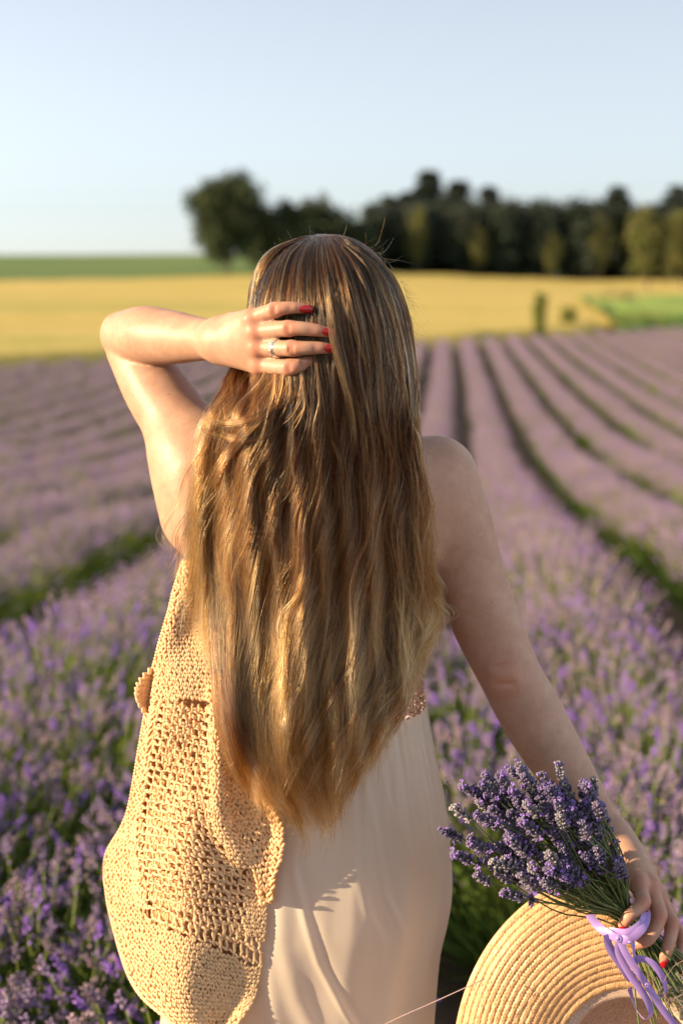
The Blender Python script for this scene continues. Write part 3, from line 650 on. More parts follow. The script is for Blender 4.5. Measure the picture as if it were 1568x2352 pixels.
sq = put(mb.obj('sequins', M['sequin'], smooth_=False), woman); sq['kind'] = 'stuff'
bpy.data.objects.remove(dress)

# ---------------------------------------------------------------- crochet shawl
m = M['yarn'] = mat('straw_coloured_yarn', (.74, .56, .33), .6); c_ = tinted(m, (.93, .66, .385)); n, l, b = nodes(m); b.inputs['Sheen Weight'].default_value = .2; bump(m, noise(m, 700, 3), .4, .001); translucent(m, c_, .30)
m = M['yarn_sheet'] = mat('inner_crochet_layer', (.66, .46, .25), .8); vn = nodes(m)[0].new('ShaderNodeTexVoronoi'); vn.inputs['Scale'].default_value = 150; tc = nodes(m)[0].new('ShaderNodeTexCoord'); nodes(m)[1].new(tc.outputs['Object'], vn.inputs['Vector'])
nodes(m)[1].new(ramp(m, vn.outputs['Distance'], [(.15, (.82, .58, .31)), (.6, (.55, .34, .15))]), nodes(m)[2].inputs['Base Color']); bump(m, vn.outputs['Distance'], .8, .004); translucent(m, None, .35, (.75, .48, .2))
shawl = empty('shawl', tuple(P(440, 2300, 1.74)))
tag(shawl, 'straw coloured crochet shawl hanging down the woman\'s side over her dress', 'shawl')
SH = smooth_tab([(1285, 426, 442), (1350, 404, 458), (1400, 392, 466), (1480, 369, 480), (1550, 352, 508), (1650, 335, 520), (1750, 318, 524), (1850, 300, 530), (1900, 282, 546), (1955, 250, 590), (2000, 243, 622), (2050, 248, 618), (2100, 257, 612), (2200, 284, 602), (2260, 309, 592), (2300, 340, 580), (2345, 395, 552), (2385, 440, 520)], 260)
def shawl_pt(u, y, lift=0.0):
    """u 0..1 across the panel, y picture row; rounded over the hip"""
    Lq, Rq = interp_rows(SH, y); x = Lq+(Rq-Lq)*u
    w_ = np.clip((Rq-Lq)/300, .1, 1.2)
    top = smooth(1700, 1300, y) if False else 1-smooth(1300, 1750, y)
    hipx = 395+40*(1-top); dx = (x-hipx)/330.0
    Yd = 1.722+.045*top-.018*smooth(1800, 2050, y)+.55*np.where(dx < 0, dx*dx*1.05, dx*dx*.12)
    Yd = Yd+.05*smooth(.16, 0, u)**2*w_                       # left border turns away
    lip = smooth(1540, 1640, y)*(1-smooth(1960, 2020, y))
    Yd = Yd-.020*smooth(.70, .90, u)*lip+.022*smooth(.94, 1.0, u)*lip-.008*smooth(.55, .95, u)*(1-lip)*smooth(1900, 2000, y)    # rolled lip on the right
    Yd = Yd+.006*np.sin(u*9+y*.006)*smooth(1500, 1800, y)+.004*np.sin(y*.021+u*4)
    return PA(x, y, Yd-lift)
def frame(u, y):
    e = 1e-3; a = shawl_pt(np.minimum(u+e, 1), y)-shawl_pt(np.maximum(u-e, 0), y); b_ = shawl_pt(u, y+2)-shawl_pt(u, y-2)
    a /= np.linalg.norm(a, axis=-1)[..., None]+1e-9; b_ /= np.linalg.norm(b_, axis=-1)[..., None]+1e-9
    nn = np.cross(a, b_); nn /= np.linalg.norm(nn, axis=-1)[..., None]+1e-9; nn = np.where(nn[..., 1:2] > 0, -nn, nn); return a, b_, nn
dense, openw, border = MB(), MB(), MB()
def stitch_set(mb, U, Yr, strokes, cu, cy, rad, sides=5, nseg=7, tintr=(.88, 1.1)):
    """lay the strokes (curves in cell space: across, down, out) at every cell"""
    for st in strokes:
        s_ = catmull(np.array(st, float), nseg)
        g1 = rng.normal(0, .10, (len(U), 1)); g2 = rng.normal(0, .10, (len(U), 1))
        uu = U[:, None]+(s_[None, :, 0]+g1)*cu[:, None]; yy_ = Yr[:, None]+(s_[None, :, 1]+g2)*cy
        base = shawl_pt(np.clip(uu, 0, 1), yy_); _, _, nn = frame(np.clip(uu, 0, 1), yy_)
        PT = base+nn*(s_[None, :, 2, None]*.001); R = np.full(PT.shape[:2], rad)*rng.uniform(.85, 1.15, (len(U), 1))*(1-.45*np.abs(np.linspace(-1, 1, nseg))**4)[None]
        v, f = tubes(PT, R, sides); mb.add(v, f, 0, np.repeat(rng.uniform(*tintr, (len(U), 1)), nseg*sides, 0)*np.array((1, .985, .94)))
V_ST = [[(.02, -.15, .2), (.26, .35, 2.2), (.5, .98, .6)], [(.98, -.15, .2), (.74, .35, 2.2), (.5, .98, .6)]]
NET = [[(.5, 0, .4), (.42, .22, 1.8), (.58, .5, 2.2), (.44, .78, 1.6), (.5, 1.02, .4)], [(.5, .98, .6), (.75, .80, 1.4), (1.0, .93, 2.0), (1.25, 1.08, 1.4), (1.5, .98, .6)], [(.46, .1, .2), (.56, .4, .5), (.46, .7, .5), (.54, .95, .2)], [(.62, .72, 1.0), (.86, .6, 2.4), (1.1, .8, 1.2), (.8, 1.0, .6)]]
cells_d, cells_o = [], []
slope = 92.0                                          # rows run down to the right, px over the panel's width
def zone(u, y):
    yl = y
    if y < 1604: return 'd'
    if u < .10+.10*float(smooth(1850, 1980, y)): return 'd'
    low = 2108+118*(u-.2)/.8
    if y > low: return 'd'
    if y > low-62: return 'h'
    if u > (.78 if y < 1990 else .86): return 'e'
    return 'o'
cyd = 9.6
def width_at(y): a, b2 = interp_rows(SH, y); return b2-a
row = 1290.0
while row < 2380:
    nc = max(2, int(float(width_at(row))/9.8)); off = .5*(int((row-1290)/cyd) % 2)
    for c in range(nc):
        u = (c+off*.5)/nc; y = row+slope*.45*(u-.5)*float(smooth(1500, 1700, row))*(1-float(smooth(2250, 2340, row)))
        if y < 1287: continue
        z = zone(u, y)
        if z in 'de': cells_d.append((u, y, 1/nc, 1 if z == 'e' else 0))
    row += cyd
cyo = 18.5; row = 1578.0
while row < 2300:
    nc = max(2, int(float(width_at(row))/16.5))
    for c in range(nc):
        u = (c+.25*(int(row/cyo) % 2))/nc; y = row+slope*.45*(u-.5)*float(smooth(1500, 1700, row))*(1-float(smooth(2250, 2340, row)))
        z = zone(u, y)
        thr = .10+.10*float(smooth(1850, 1980, y))
        if z == 'o' or (z == 'd' and thr-.07 < u < thr and 1600 < y < 2080): cells_o.append((u, y, 1/nc, 1 if z == 'h' else 0))
    row += cyo
HOLE = [[(.5, -.02, .6), (.38, .25, 2.0), (.60, .55, 2.4), (.42, .8, 1.8), (.5, 1.02, .6)], [(.5, 0, .3), (.60, .3, .8), (.40, .6, .9), (.56, .85, .8), (.5, 1.02, .3)], [(.5, .98, .6), (.75, .86, 1.6), (1.0, .98, 2.2), (1.25, 1.1, 1.6), (1.5, .98, .6)]]
ch = []
for rr_, dy in ((0, -64), (1, -32)):
    for c in range(17):
        u = .17+c*.048+.024*rr_; ch.append((u, 2108+118*(u-.2)/.8+dy, .048))
ch = np.array(ch)
cd = np.array(cells_d); co = np.array(cells_o)
stitch_set(dense, cd[:, 0], cd[:, 1], V_ST, cd[:, 2], cyd, .0018)
stitch_set(openw, co[:, 0], co[:, 1], NET, co[:, 2], cyo, .0017)
stitch_set(openw, ch[:, 0], ch[:, 1], HOLE, ch[:, 2], 32.0, .0018)
o = put(dense.obj('dense_stitches', M['yarn']), shawl); o['kind'] = 'stuff'; o = put(openw.obj('open_net_stitches', M['yarn']), shawl); o['kind'] = 'stuff'
# inner layer seen through the net (the shawl is folded double), except behind the row of large holes
def shawl_sheet(name, lift, u0, u1, y0, y1, mat_, skip=None, thick=.002):
    us = np.linspace(u0, u1, 60); yq = np.linspace(y0, y1, 160); gu, gy = np.meshgrid(us, yq)
    f_p = shawl_pt(gu, gy, lift); _, _, nn = frame(gu, gy); b_p = f_p-nn*thick
    i = np.arange(159)[:, None]*60+np.arange(59)[None]
    if skip is not None: i = i[~skip(gu[:-1, :-1], gy[:-1, :-1])]
    i = i.ravel(); q = np.stack([i, i+1, i+61, i+60], 1); mb = MB(); mb.add(f_p.reshape(-1, 3), q); mb.add(b_p.reshape(-1, 3), q[:, ::-1])
    return put(mb.obj(name, mat_), shawl)
shawl_sheet('inner_layer', -.013, .03, .97, 1560, 2330, M['yarn_sheet'])
shawl_sheet('dense_backing', -.0012, .02, .99, 1292, 2378, M['yarn_sheet'], lambda u, y: (y > 1590) & (y < 2112+118*(u-.2)/.8) & (u > .12+.10*smooth(1850, 1980, y)))
# second fold of the shawl, set back under the rolled lip, reaching towards the hair
SH2 = smooth_tab([(1560, 490, 512), (1650, 490, 545), (1750, 495, 592), (1850, 500, 632), (1905, 515, 652), (1955, 545, 650), (2000, 580, 638), (2080, 596, 622)], 160)
_keep = SH
def fold_pt(u, y, lift=0.0):
    Lq, Rq = interp_rows(SH2, y); x = Lq+(Rq-Lq)*u; return PA(x, y, 1.712+.014*np.sin(np.clip(u, 0, 1)*math.pi)*smooth(1600, 1760, y)*(1-smooth(1880, 1960, y))-.012*smooth(.7, 1, u)-lift)
_sp = shawl_pt; shawl_pt = fold_pt
fold = MB(); cf = []; row = 1565.0
while row < 2075:
    wq = interp_rows(SH2, row); nc = max(2, int((wq[1]-wq[0])/12))
    for c in range(nc): cf.append((c/nc, row-14*(c/nc), 1/nc))
    row += 12.0
cf = np.array(cf); stitch_set(fold, cf[:, 0], cf[:, 1], V_ST, cf[:, 2], 12.0, .0021)
o = put(fold.obj('folded_stitches', M['yarn']), shawl); o['kind'] = 'stuff'
shawl_sheet('fold_backing', -.0015, .02, .98, 1565, 2075, M['yarn_sheet'])
shawl_pt = _sp
# little turned-over corner at the far edge and the thick cord along the top edge
cr_ = MB(); g_u = np.linspace(0, 1, 9)
for r_ in range(9):
    y = 1536+r_*11; wv_ = 34*math.sin((r_+.6)/9.4*math.pi)**.8
    for c in range(4):
        x0 = 352-(r_*1.6)-wv_*(1-c/4); x1 = 352-(r_*1.6)-wv_*(1-(c+1)/4)
        for s_ in (0, 1):
            xs_ = [x0, (x0+x1)/2] if s_ == 0 else [x1, (x0+x1)/2]
            pts_ = np.array([P(xs_[0], y, 1.802-.02*(1-c/4)), P((xs_[0]+xs_[1])/2, y+5, 1.799-.02*(1-c/4)), P(xs_[1], y+11, 1.801-.02*(1-c/4))])
            cr_.add(*tube(catmull(pts_, 5), .0022, 5))
put(cr_.obj('turned_corner', M['yarn']), shawl)['kind'] = 'stuff'
ed = MB()
for side in (0, 1):
    yq = np.linspace(1288, 1600 if side else 2350, 60 if side else 150); n2 = len(yq)
    for i in range(n2-1):
        c0_, c1_ = _sp(np.array(float(side)), np.array(yq[i])), _sp(np.array(float(side)), np.array(yq[min(i+1, n2-1)])); d_ = c1_-c0_
        nn = np.array((-1 if side == 0 else 1, -.8, .1)); nn /= np.linalg.norm(nn)
        ed.add(*tube(catmull([c0_-d_*.3, c0_+d_*.3+nn*.0022, c1_+nn*.0012, c1_+d_*.35-nn*.001], 6), [.001, .0024, .0027, .0026, .002, .001], 6))
put(ed.obj('edging_cord', M['yarn']), shawl)['kind'] = 'stuff'

# ---------------------------------------------------------------- straw hat
m = M['straw'] = mat('paper_straw', (.72, .50, .27), .45); n, l, b = nodes(m); c_ = tinted(m, (.80, .52, .27)); b.inputs['Specular IOR Level'].default_value = .6; translucent(m, c_, .36)
m = M['linen'] = mat('linen_lining', (.55, .40, .31), .85); n, l, b = nodes(m)
w1 = n.new('ShaderNodeTexNoise'); w1.inputs['Scale'].default_value = 500; tc = n.new('ShaderNodeTexCoord'); l.new(tc.outputs['Object'], w1.inputs['Vector']); l.new(ramp(m, w1.outputs['Fac'], [(.35, (.40, .28, .21)), (.65, (.64, .48, .38))]), b.inputs['Base Color']); bump(m, w1.outputs['Fac'], .4, .001)
HC = P(1452, 2492, 1.660); hx = R3(1, 0, 0); hz = np.array(UPV)*1.0; hn = -FWD                     # brim plane roughly square to the view
hn = hn+R3(-.22, 0, .10); hn /= np.linalg.norm(hn); hx = np.cross(hz, hn)*1.0; hx /= np.linalg.norm(hx); hz = np.cross(hn, hx)
def hat_pt(r, th, lift=0.0):
    """r metres from the crown's centre, th angle (0 = right, 90 deg = up)"""
    r, th, lift = np.broadcast_arrays(np.asarray(r, float), np.asarray(th, float), np.asarray(lift, float))
    X = r*np.cos(th)*.94; Z = r*np.sin(th)*1.08
    # the brim bends away behind the bouquet along a line running down to the right
    fx, fz = .5*R3(1, 0, 0)[0]*0-.030, .195                       # a point of the bend line
    dirl = np.array((.56, -.83)); nrm = np.array((.83, .56)); t = (X-fx)*nrm[0]+(Z-fz)*nrm[1]
    rad = .032; tb = np.maximum(t, 0); ang = np.minimum(tb/rad, 1.9); past = np.maximum(tb-1.9*rad, 0)
    ti = np.where(t > 0, rad*np.sin(ang)+past*math.cos(1.9), t); D = np.where(t > 0, -rad*(1-np.cos(ang))-past*math.sin(1.9), 0)
    X2 = X+(ti-t)*nrm[0]; Z2 = Z+(ti-t)*nrm[1]
    D = D-.9*np.maximum(r-.12, 0)**2*np.cos(th-2.6)**2-.006*smooth(.215, .245, r)+.010*np.sin(th*3+.5)*smooth(.12, .24, r)+.012*smooth(.16, .10, r)*-1
    return HC+X2[..., None]*hx+Z2[..., None]*hz+(D+lift)[..., None]*hn
hat = empty('straw_hat', tuple(HC)); tag(hat, 'wide-brimmed woven straw hat held below the lavender bouquet', 'hat')
R0, R1, NR = .108, .246, 17
dr_ = (R1-R0)/NR; NT = 520; ths = np.linspace(0, 2*math.pi, NT, endpoint=False)
for q in range(NR):
    ra = R0+q*dr_; mb = MB(); rows_ = np.array([-.10, .06, .2, .35, .5, .65, .8, .94, 1.08]); wd = 1.0 if q < NR-2 else 1.0
    prof = np.array([-.0016, .0006, .0016, .0021, .0023, .0021, .0015, .0004, -.0012])
    gr, gt = np.meshgrid(rows_, ths, indexing='ij'); weave = .0009*np.sign(np.sin(gt*260+gr*9.0))*(.5+.5*np.cos((gr-.5)*2.6))+rng.normal(0, .00035, gr.shape)
    lift = prof[:, None]*.6+weave; tint = 1+.14*np.sin(gt*260+gr*9.0)+rng.normal(0, .09, gr.shape)
    v = hat_pt(ra+gr*dr_, gt, lift).reshape(-1, 3); vb = hat_pt(ra+gr*dr_, gt, lift*0-.0022).reshape(-1, 3)
    i = (np.arange(8)[:, None]*NT+np.arange(NT)[None]).ravel(); j = (np.arange(8)[:, None]*NT+(np.arange(NT)[None]+1) % NT).ravel()
    f = np.stack([i, j, j+NT, i+NT], 1); mb.add(v, f, 0, np.repeat(tint.ravel()[:, None], 3, 1)); mb.add(vb, f[:, ::-1])
    put(mb.obj('straw_braid', M['straw'], smooth_=True), hat)
# crown going away from the camera, lined with linen
rs = np.concatenate([np.linspace(R0+.004, R0-.012, 6), np.full(10, R0-.014), np.linspace(R0-.018, .004, 14)]); dz = np.concatenate([np.zeros(6)-np.linspace(0, .006, 6), np.linspace(-.012, -.105, 10), np.linspace(-.112, -.128, 14)])
gr, gt = np.meshgrid(rs, ths[::4], indexing='ij'); n4 = len(ths[::4]); v = hat_pt(gr, gt, np.broadcast_to(dz[:, None], gr.shape)).reshape(-1, 3)
i = (np.arange(29)[:, None]*n4+np.arange(n4)[None]).ravel(); j = (np.arange(29)[:, None]*n4+(np.arange(n4)[None]+1) % n4).ravel()
mb = MB(); mb.add(v, np.stack([i, j, j+n4, i+n4], 1)); put(mb.obj('crown_lining', M['linen']), hat)
mb = MB(); mb.add(v-hn*.003, np.stack([i, j, j+n4, i+n4], 1)[:, ::-1]); put(mb.obj('crown', M['straw']), hat)

# ---------------------------------------------------------------- bouquet of lavender
m = M['stem'] = mat('cut_stem', (.12, .17, .05), .6); n, l, b = nodes(m); oi = n.new('ShaderNodeObjectInfo'); c_ = ramp(m, oi.outputs['Random'], [(0, (.075, .115, .030)), (.5, (.13, .18, .055)), (1, (.20, .24, .09))]); l.new(c_, b.inputs['Base Color']); translucent(m, c_, .15)
m = M['bud'] = mat('lavender_buds', (.2, .15, .35), .75); n, l, b = nodes(m); oi = n.new('ShaderNodeObjectInfo'); c_ = ramp(m, oi.outputs['Random'], [(0, (.10, .082, .155)), (.45, (.155, .125, .225)), (.8, (.20, .17, .25)), (1, (.27, .25, .27))]); t_o = tinted(m, c_); translucent(m, t_o, .15)
m = M['petal'] = mat('lavender_petals', (.30, .19, .54), .6); translucent(m, None, .3, (.4, .22, .75))
bq = empty('lavender_bouquet', tuple(P(1440, 2130, 1.70))); tag(bq, 'bunch of cut purple lavender tied with lilac ribbon in the woman\'s hand', 'bouquet')
def spike_mesh(seed, L, nw, openf):
    """flower head along +Z: whorls of plump buds"""
    g = np.random.default_rng(seed); mb = MB(); sides, rg = 6, np.array([(0, .25), (.16, .75), (.5, 1.0), (.82, .8), (1, .35)])
    def bud(c, ax_, ln, w, t, mi):
        ax_ = ax_/np.linalg.norm(ax_); u = np.cross(ax_, (.3, .7, .2)); u /= np.linalg.norm(u); w2 = np.cross(ax_, u); a = np.arange(sides)*math.pi/3
        v = np.concatenate([c+ax_*ln*z+w*r*(np.cos(a)[:, None]*u+np.sin(a)[:, None]*w2) for z, r in rg])
        f = [(i*sides+j, i*sides+(j+1) % sides, (i+1)*sides+(j+1) % sides, (i+1)*sides+j) for i in range(4) for j in range(sides)]
        tn = np.repeat(np.linspace(.75, 1.25, 5), sides)[:, None]*np.array(t); mb.add(v, np.array(f), mi, tn); mb.add(np.vstack([v[-sides:], [c+ax_*ln*1.05]]), np.array([(j, (j+1) % sides, sides) for j in range(sides)]), mi, t)  # bud colour pales towards the tip, painted as if sunlit
    mb.add(*tube([(0, 0, -.004), (0, 0, L)], [.0011, .0008], 5), 2)
    zs = np.concatenate([[0.0], np.linspace(.36, 1, nw-1)])*L
    for wi, z in enumerate(zs):
        nb = int(g.integers(7, 10)); sp = 1.0-.35*(z/L)**2
        for q in range(nb):
            a = q*2*math.pi/nb+g.uniform(-.25, .25)+wi*.5; up = g.uniform(.35, 1.3); d = np.array((math.cos(a), math.sin(a), up))
            ln = g.uniform(.0068, .0098)*sp; bud(np.array((0, 0, z+g.uniform(-.0018, .0018)))+d*np.array((.0012, .0012, 0)), d, ln, g.uniform(.0015, .0021), np.array((1, 1, 1))*g.uniform(.7, 1.25), 0)
            if g.random() < openf:
                e = d/np.linalg.norm(d)*ln*1.1+np.array((0, 0, z))
                for pq in range(4):
                    pd = np.cross(d, g.normal(size=3)); pd /= np.linalg.norm(pd); bud(e, pd*.8+d/np.linalg.norm(d)*.6, .0042, .0013, (1, 1, 1), 1)
    for q in range(5): a = q*1.256; bud(np.array((0, 0, L*1.0)), np.array((math.cos(a)*.5, math.sin(a)*.5, 1)), .006, .0014, (1, 1, 1), 0)
    return mb.mesh('flower_spike', [M['bud'], M['petal'], M['stem']])
SPK = [spike_mesh(300+i, L, nw, of) for i, (L, nw, of) in enumerate(((.030, 5, .06), (.036, 6, .12), (.026, 4, .03), (.042, 6, .05), (.032, 5, .14), (.022, 4, .0)))]
BIND = (1448, 2118, 1.700)
poly = np.array([(1085, 1960), (1075, 1850), (1105, 1790), (1200, 1765), (1290, 1770), (1350, 1800), (1385, 1850), (1415, 1960), (1425, 2010), (1330, 2020), (1240, 2030), (1150, 2015)], float)
def inside(x, y):
    c = False; j = len(poly)-1
    for i in range(len(poly)):
        if ((poly[i, 1] > y) != (poly[j, 1] > y)) and x < (poly[j, 0]-poly[i, 0])*(y-poly[i, 1])/(poly[j, 1]-poly[i, 1])+poly[i, 0]: c = not c
        j = i
    return c
tips = [(1022, 1912, 1.64), (1062, 1806, 1.65), (1050, 1862, 1.64), (1280, 1752, 1.66), (1110, 1778, 1.66), (1362, 1792, 1.67), (1196, 1768, 1.66), (1052, 1965, 1.64), (1095, 2012, 1.64), (1165, 2052, 1.635), (1340, 1850, 1.64)]
while len(tips) < 150:
    x, y = rng.uniform(1060, 1430), rng.uniform(1755, 2040)
    if inside(x, y): tips.append((x, y, 1.640+rng.uniform(-.03, .065)))
for q, (x, y, d) in enumerate(tips):
    tip = P(x, y, d); jx, jy = rng.normal(0, 9), rng.normal(0, 9); bp = P(BIND[0]+jx, BIND[1]+jy*.8, BIND[2]+rng.uniform(-.017, .02))
    back = P(1545+(jx*3.2)+rng.uniform(-10, 10), 2262+jy*2.6+rng.uniform(-14, 60), 1.70+rng.uniform(-.03, .03)); dirv = tip-bp
    bow = np.cross(dirv, R3(0, 1, 0)); bow = bow/np.linalg.norm(bow)*np.linalg.norm(dirv)*rng.normal(0, .05)
    sp = SPK[q % 6]; L = (.030, .036, .026, .042, .032, .022)[q % 6]; ax_ = dirv/np.linalg.norm(dirv)+rng.normal(0, .13, 3); ax_ /= np.linalg.norm(ax_)
    base = tip-ax_*L*.9
    cv = catmull([back, bp, bp*.45+base*.55+bow, base], 14); mb = MB(); mb.add(*tube(cv, np.linspace(.0013, .00095, 14), 5)); stem_o = put(mb.obj('stem', M['stem']), bq)
    o = link('flower_spike', sp, stem_o); o.location = Vector(base); o.rotation_mode = 'QUATERNION'; o.rotation_quaternion = Vector(ax_).to_track_quat('Z', 'Y') @ Vector((0, 0, 1)).rotation_difference(Vector((0, 0, 1))); s_ = rng.uniform(.82, 1.1); o.scale = (s_, s_, s_)
# lilac satin ribbon
m = M['ribbon'] = mat('lilac_satin_ribbon', (.36, .235, .60), .38); nodes(m)[2].inputs['Sheen Weight'].default_value = .3; translucent(m, None, .15, (.5, .32, .8))
def ribbon(path, width, tw=None, name='ribbon'):
    c = catmull(path, 40); pts_ = np.array([P(*q) for q in c]); t = np.gradient(pts_, axis=0); t /= np.linalg.norm(t, axis=1)[:, None]
    tw = np.interp(np.linspace(0, 1, 40), np.linspace(0, 1, len(tw)), tw) if tw is not None else np.zeros(40)
    s0 = np.cross(t, R3(0, 1, 0)); s0 /= np.linalg.norm(s0, axis=1)[:, None]; nn = np.cross(s0, t)
    sd = s0*np.cos(tw)[:, None]+nn*np.sin(tw)[:, None]; n2 = np.cross(t, sd); mb = MB(); rows_ = []
    for u in np.linspace(-1, 1, 7): rows_.append(pts_+sd*u*width/2+n2*(.0008*(1-u*u)))
    v = np.stack(rows_, 1).reshape(-1, 3); i = (np.arange(39)[:, None]*7+np.arange(6)[None]).ravel(); f = np.stack([i, i+1, i+8, i+7], 1)
    mb.add(v, f); mb.add(v-np.repeat(n2, 7, 0)*.0004, f[:, ::-1]); return put(mb.obj(name, M['ribbon']), bq)
K = (1421, 2156, 1.652)
ribbon([(1352, 2100, 1.688), (1375, 2130, 1.672), (1402, 2148, 1.658), K], .0105, [.5, .2, 0, .3])
ribbon([(1400, 2140, 1.664), (1440, 2142, 1.650), (1472, 2122, 1.652), (1482, 2098, 1.672)], .0105, [.3, 0, .2, .8])
ribbon([K, (1446, 2158, 1.646), (1476, 2128, 1.650), (1484, 2096, 1.674)], .011, [.2, -.1, .4, .9])
ribbon([K, (1450, 2160, 1.647), (1456, 2200, 1.650), (1456, 2225, 1.655)], .009, [0, .8, 1.2, 1.0])
ribbon([K, (1420, 2190, 1.650), (1446, 2240, 1.648), (1482, 2292, 1.646), (1494, 2328, 1.648), (1478, 2340, 1.651), (1458, 2312, 1.655), (1444, 2270, 1.657)], .0088, [.2, 0, .1, .3, .9, 1.6, 2.4])
ribbon([K, (1436, 2190, 1.645), (1462, 2230, 1.643), (1484, 2262, 1.645), (1520, 2318, 1.646), (1560, 2368, 1.650)], .0088, [.2, .1, -.1, .6, 0, .2])
ribbon([(1484, 2262, 1.646), (1458, 2222, 1.650), (1464, 2202, 1.650), (1496, 2212, 1.648), (1520, 2244, 1.648), (1528, 2278, 1.650), (1512, 2288, 1.652), (1484, 2264, 1.648)], .0082, [.3, .6, .2, 0, .3, 1.0, 1.4, .6])
last_ribbon = ribbon([(1392, 2146, 1.660), (1400, 2178, 1.656), (1422, 2212, 1.655), (1448, 2250, 1.656)], .0105, [.6, .3, .2, .5])
for kk, sc in ((K, .0075), ((1484, 2262, 1.645), .0052)):
    mb = MB()
    for q in range(4):
        a = np.linspace(0, 2*math.pi, 17); c = P(*kk); u = R3(math.cos(q*.8), .3, math.sin(q*.8)); u /= np.linalg.norm(u); w = np.cross(u, R3(.2, 1, .1)); w /= np.linalg.norm(w)
        mb.add(*tube(c+sc*.35*(np.cos(a)[:, None]*u+np.sin(a)[:, None]*w), sc*.38, 7))
    mb.obj('ribbon_knot', M['ribbon'], last_ribbon)
# fine loose fibres on the ribbon and a long thread running to the dress
m = M['thread'] = mat('pinkish_thread', (.45, .32, .30), .8)
mb = MB(); c = catmull([(1112, 2249, 1.700), (1106, 2252, 1.696), (1090, 2259, 1.690), (1000, 2300, 1.682), (890, 2350, 1.676), (840, 2385, 1.675)], 50); mb.add(*tube(np.array([P(*q) for q in c]), .0007, 5))
tag(mb.obj('thread', M['thread']), 'thin pinkish thread stretched from the hat brim across the skirt', 'thread')
fb = MB()
for q in range(26):
    x0, y0 = rng.uniform(1490, 1540), rng.uniform(2240, 2320); pts_ = [P(x0, y0, 1.66)]
    for s_ in range(3): x0 += rng.normal(18, 26); y0 += rng.normal(2, 22); pts_.append(P(x0, y0, 1.655+rng.uniform(-.01, .01)))
    fb.add(*tube(catmull(pts_, 16), .00028, 3))
put(fb.obj('frayed_fibres', M['thread']), bq)['kind'] = 'stuff'

# ---------------------------------------------------------------- long hair
GUIDES = [
 [(690, 546), (622, 578), (588, 635), (577, 695), (568, 745), (556, 800), (540, 850), (515, 910), (478, 958), (452, 1040), (436, 1130), (422, 1210), (410, 1290)],
 [(700, 543), (636, 580), (604, 650), (595, 720), (588, 790), (570, 860), (538, 930), (497, 985), (472, 1075), (456, 1180), (448, 1290), (450, 1380), (462, 1450)],
 [(708, 541), (651, 585), (626, 660), (621, 740), (620, 810), (606, 880), (578, 945), (548, 1010), (522, 1100), (502, 1220), (496, 1370), (502, 1530), (516, 1680)],
 [(715, 540), (668, 590), (650, 670), (650, 760), (652, 840), (644, 910), (622, 975), (598, 1060), (572, 1190), (550, 1340), (538, 1500), (538, 1650), (556, 1790)],
 [(722, 539), (690, 595), (680, 680), (684, 780), (692, 870), (694, 945), (676, 1030), (648, 1150), (618, 1300), (596, 1450), (584, 1600), (594, 1750), (640, 1885)],
 [(730, 538), (715, 600), (712, 690), (720, 790), (735, 880), (742, 965), (732, 1080), (708, 1220), (680, 1370), (654, 1500), (638, 1640), (648, 1780), (690, 1900)],
 [(738, 537), (740, 600), (750, 700), (768, 800), (783, 900), (785, 1000), (775, 1130), (755, 1270), (730, 1400), (705, 1540), (690, 1680), (698, 1800), (735, 1900)],
 [(746, 537), (768, 600), (790, 700), (812, 800), (825, 900), (826, 1020), (820, 1150), (805, 1300), (785, 1440), (760, 1570), (742, 1700), (740, 1800), (760, 1885)],
 [(754, 538), (796, 600), (828, 700), (850, 800), (860, 900), (863, 1020), (862, 1160), (855, 1300), (840, 1450), (818, 1580), (796, 1700), (780, 1800), (772, 1865)],
 [(762, 540), (822, 600), (862, 700), (884, 800), (893, 900), (896, 1020), (900, 1160), (900, 1300), (890, 1450), (872, 1580), (846, 1690), (824, 1770), (806, 1815)],
 [(772, 541), (848, 605), (890, 700), (912, 800), (921, 900), (924, 1000), (930, 1130), (938, 1280), (935, 1410), (922, 1510), (902, 1590), (884, 1650), (872, 1690)],
 [(782, 543), (868, 610), (912, 700), (933, 800), (943, 900), (944, 990), (952, 1100), (968, 1250), (973, 1380), (967, 1450), (956, 1510), (944, 1560), (934, 1590)],
 [(790, 546), (882, 615), (926, 700), (945, 800), (956, 900), (955, 1000), (965, 1100), (988, 1230), (1000, 1340), (1003, 1400), (999, 1440), (993, 1470), (988, 1495)]]
NG = len(GUIDES); NP = 30
GD = np.array([catmull(g, 60) for g in GUIDES])                # guides, picture places
hrng = np.random.default_rng(77)
def hair_depth(x, y):
    """depth of the hair's outer surface at picture place x, y"""
    xc = 764; hw = 190.0
    dx = (x-xc)/hw; dy = (y-748)/212.0
    rr = np.clip(dx*dx+np.where(dy < 0, dy*dy, 0), 0, 1); head = 1.858-.133*np.sqrt(np.maximum(1-rr, .0))
    # below the head the hair hangs free, fuller at the left and falling away to the right
    ridge = 664-.045*(y-1000); e = (x-ridge)/300.0
    fall = 1.716+.010*smooth(900, 1150, y)-.042*smooth(1350, 1720, y)+np.where(e > 0, .036*e*e+.022*e, .062*e*e)
    fall = fall+.006*np.sin(x*.045+y*.004)*smooth(850, 1000, y)+.004*np.sin(x*.11-y*.006)*smooth(900, 1100, y)
    t = smooth(720, 980, y)
    return head*(1-t)+fall*t
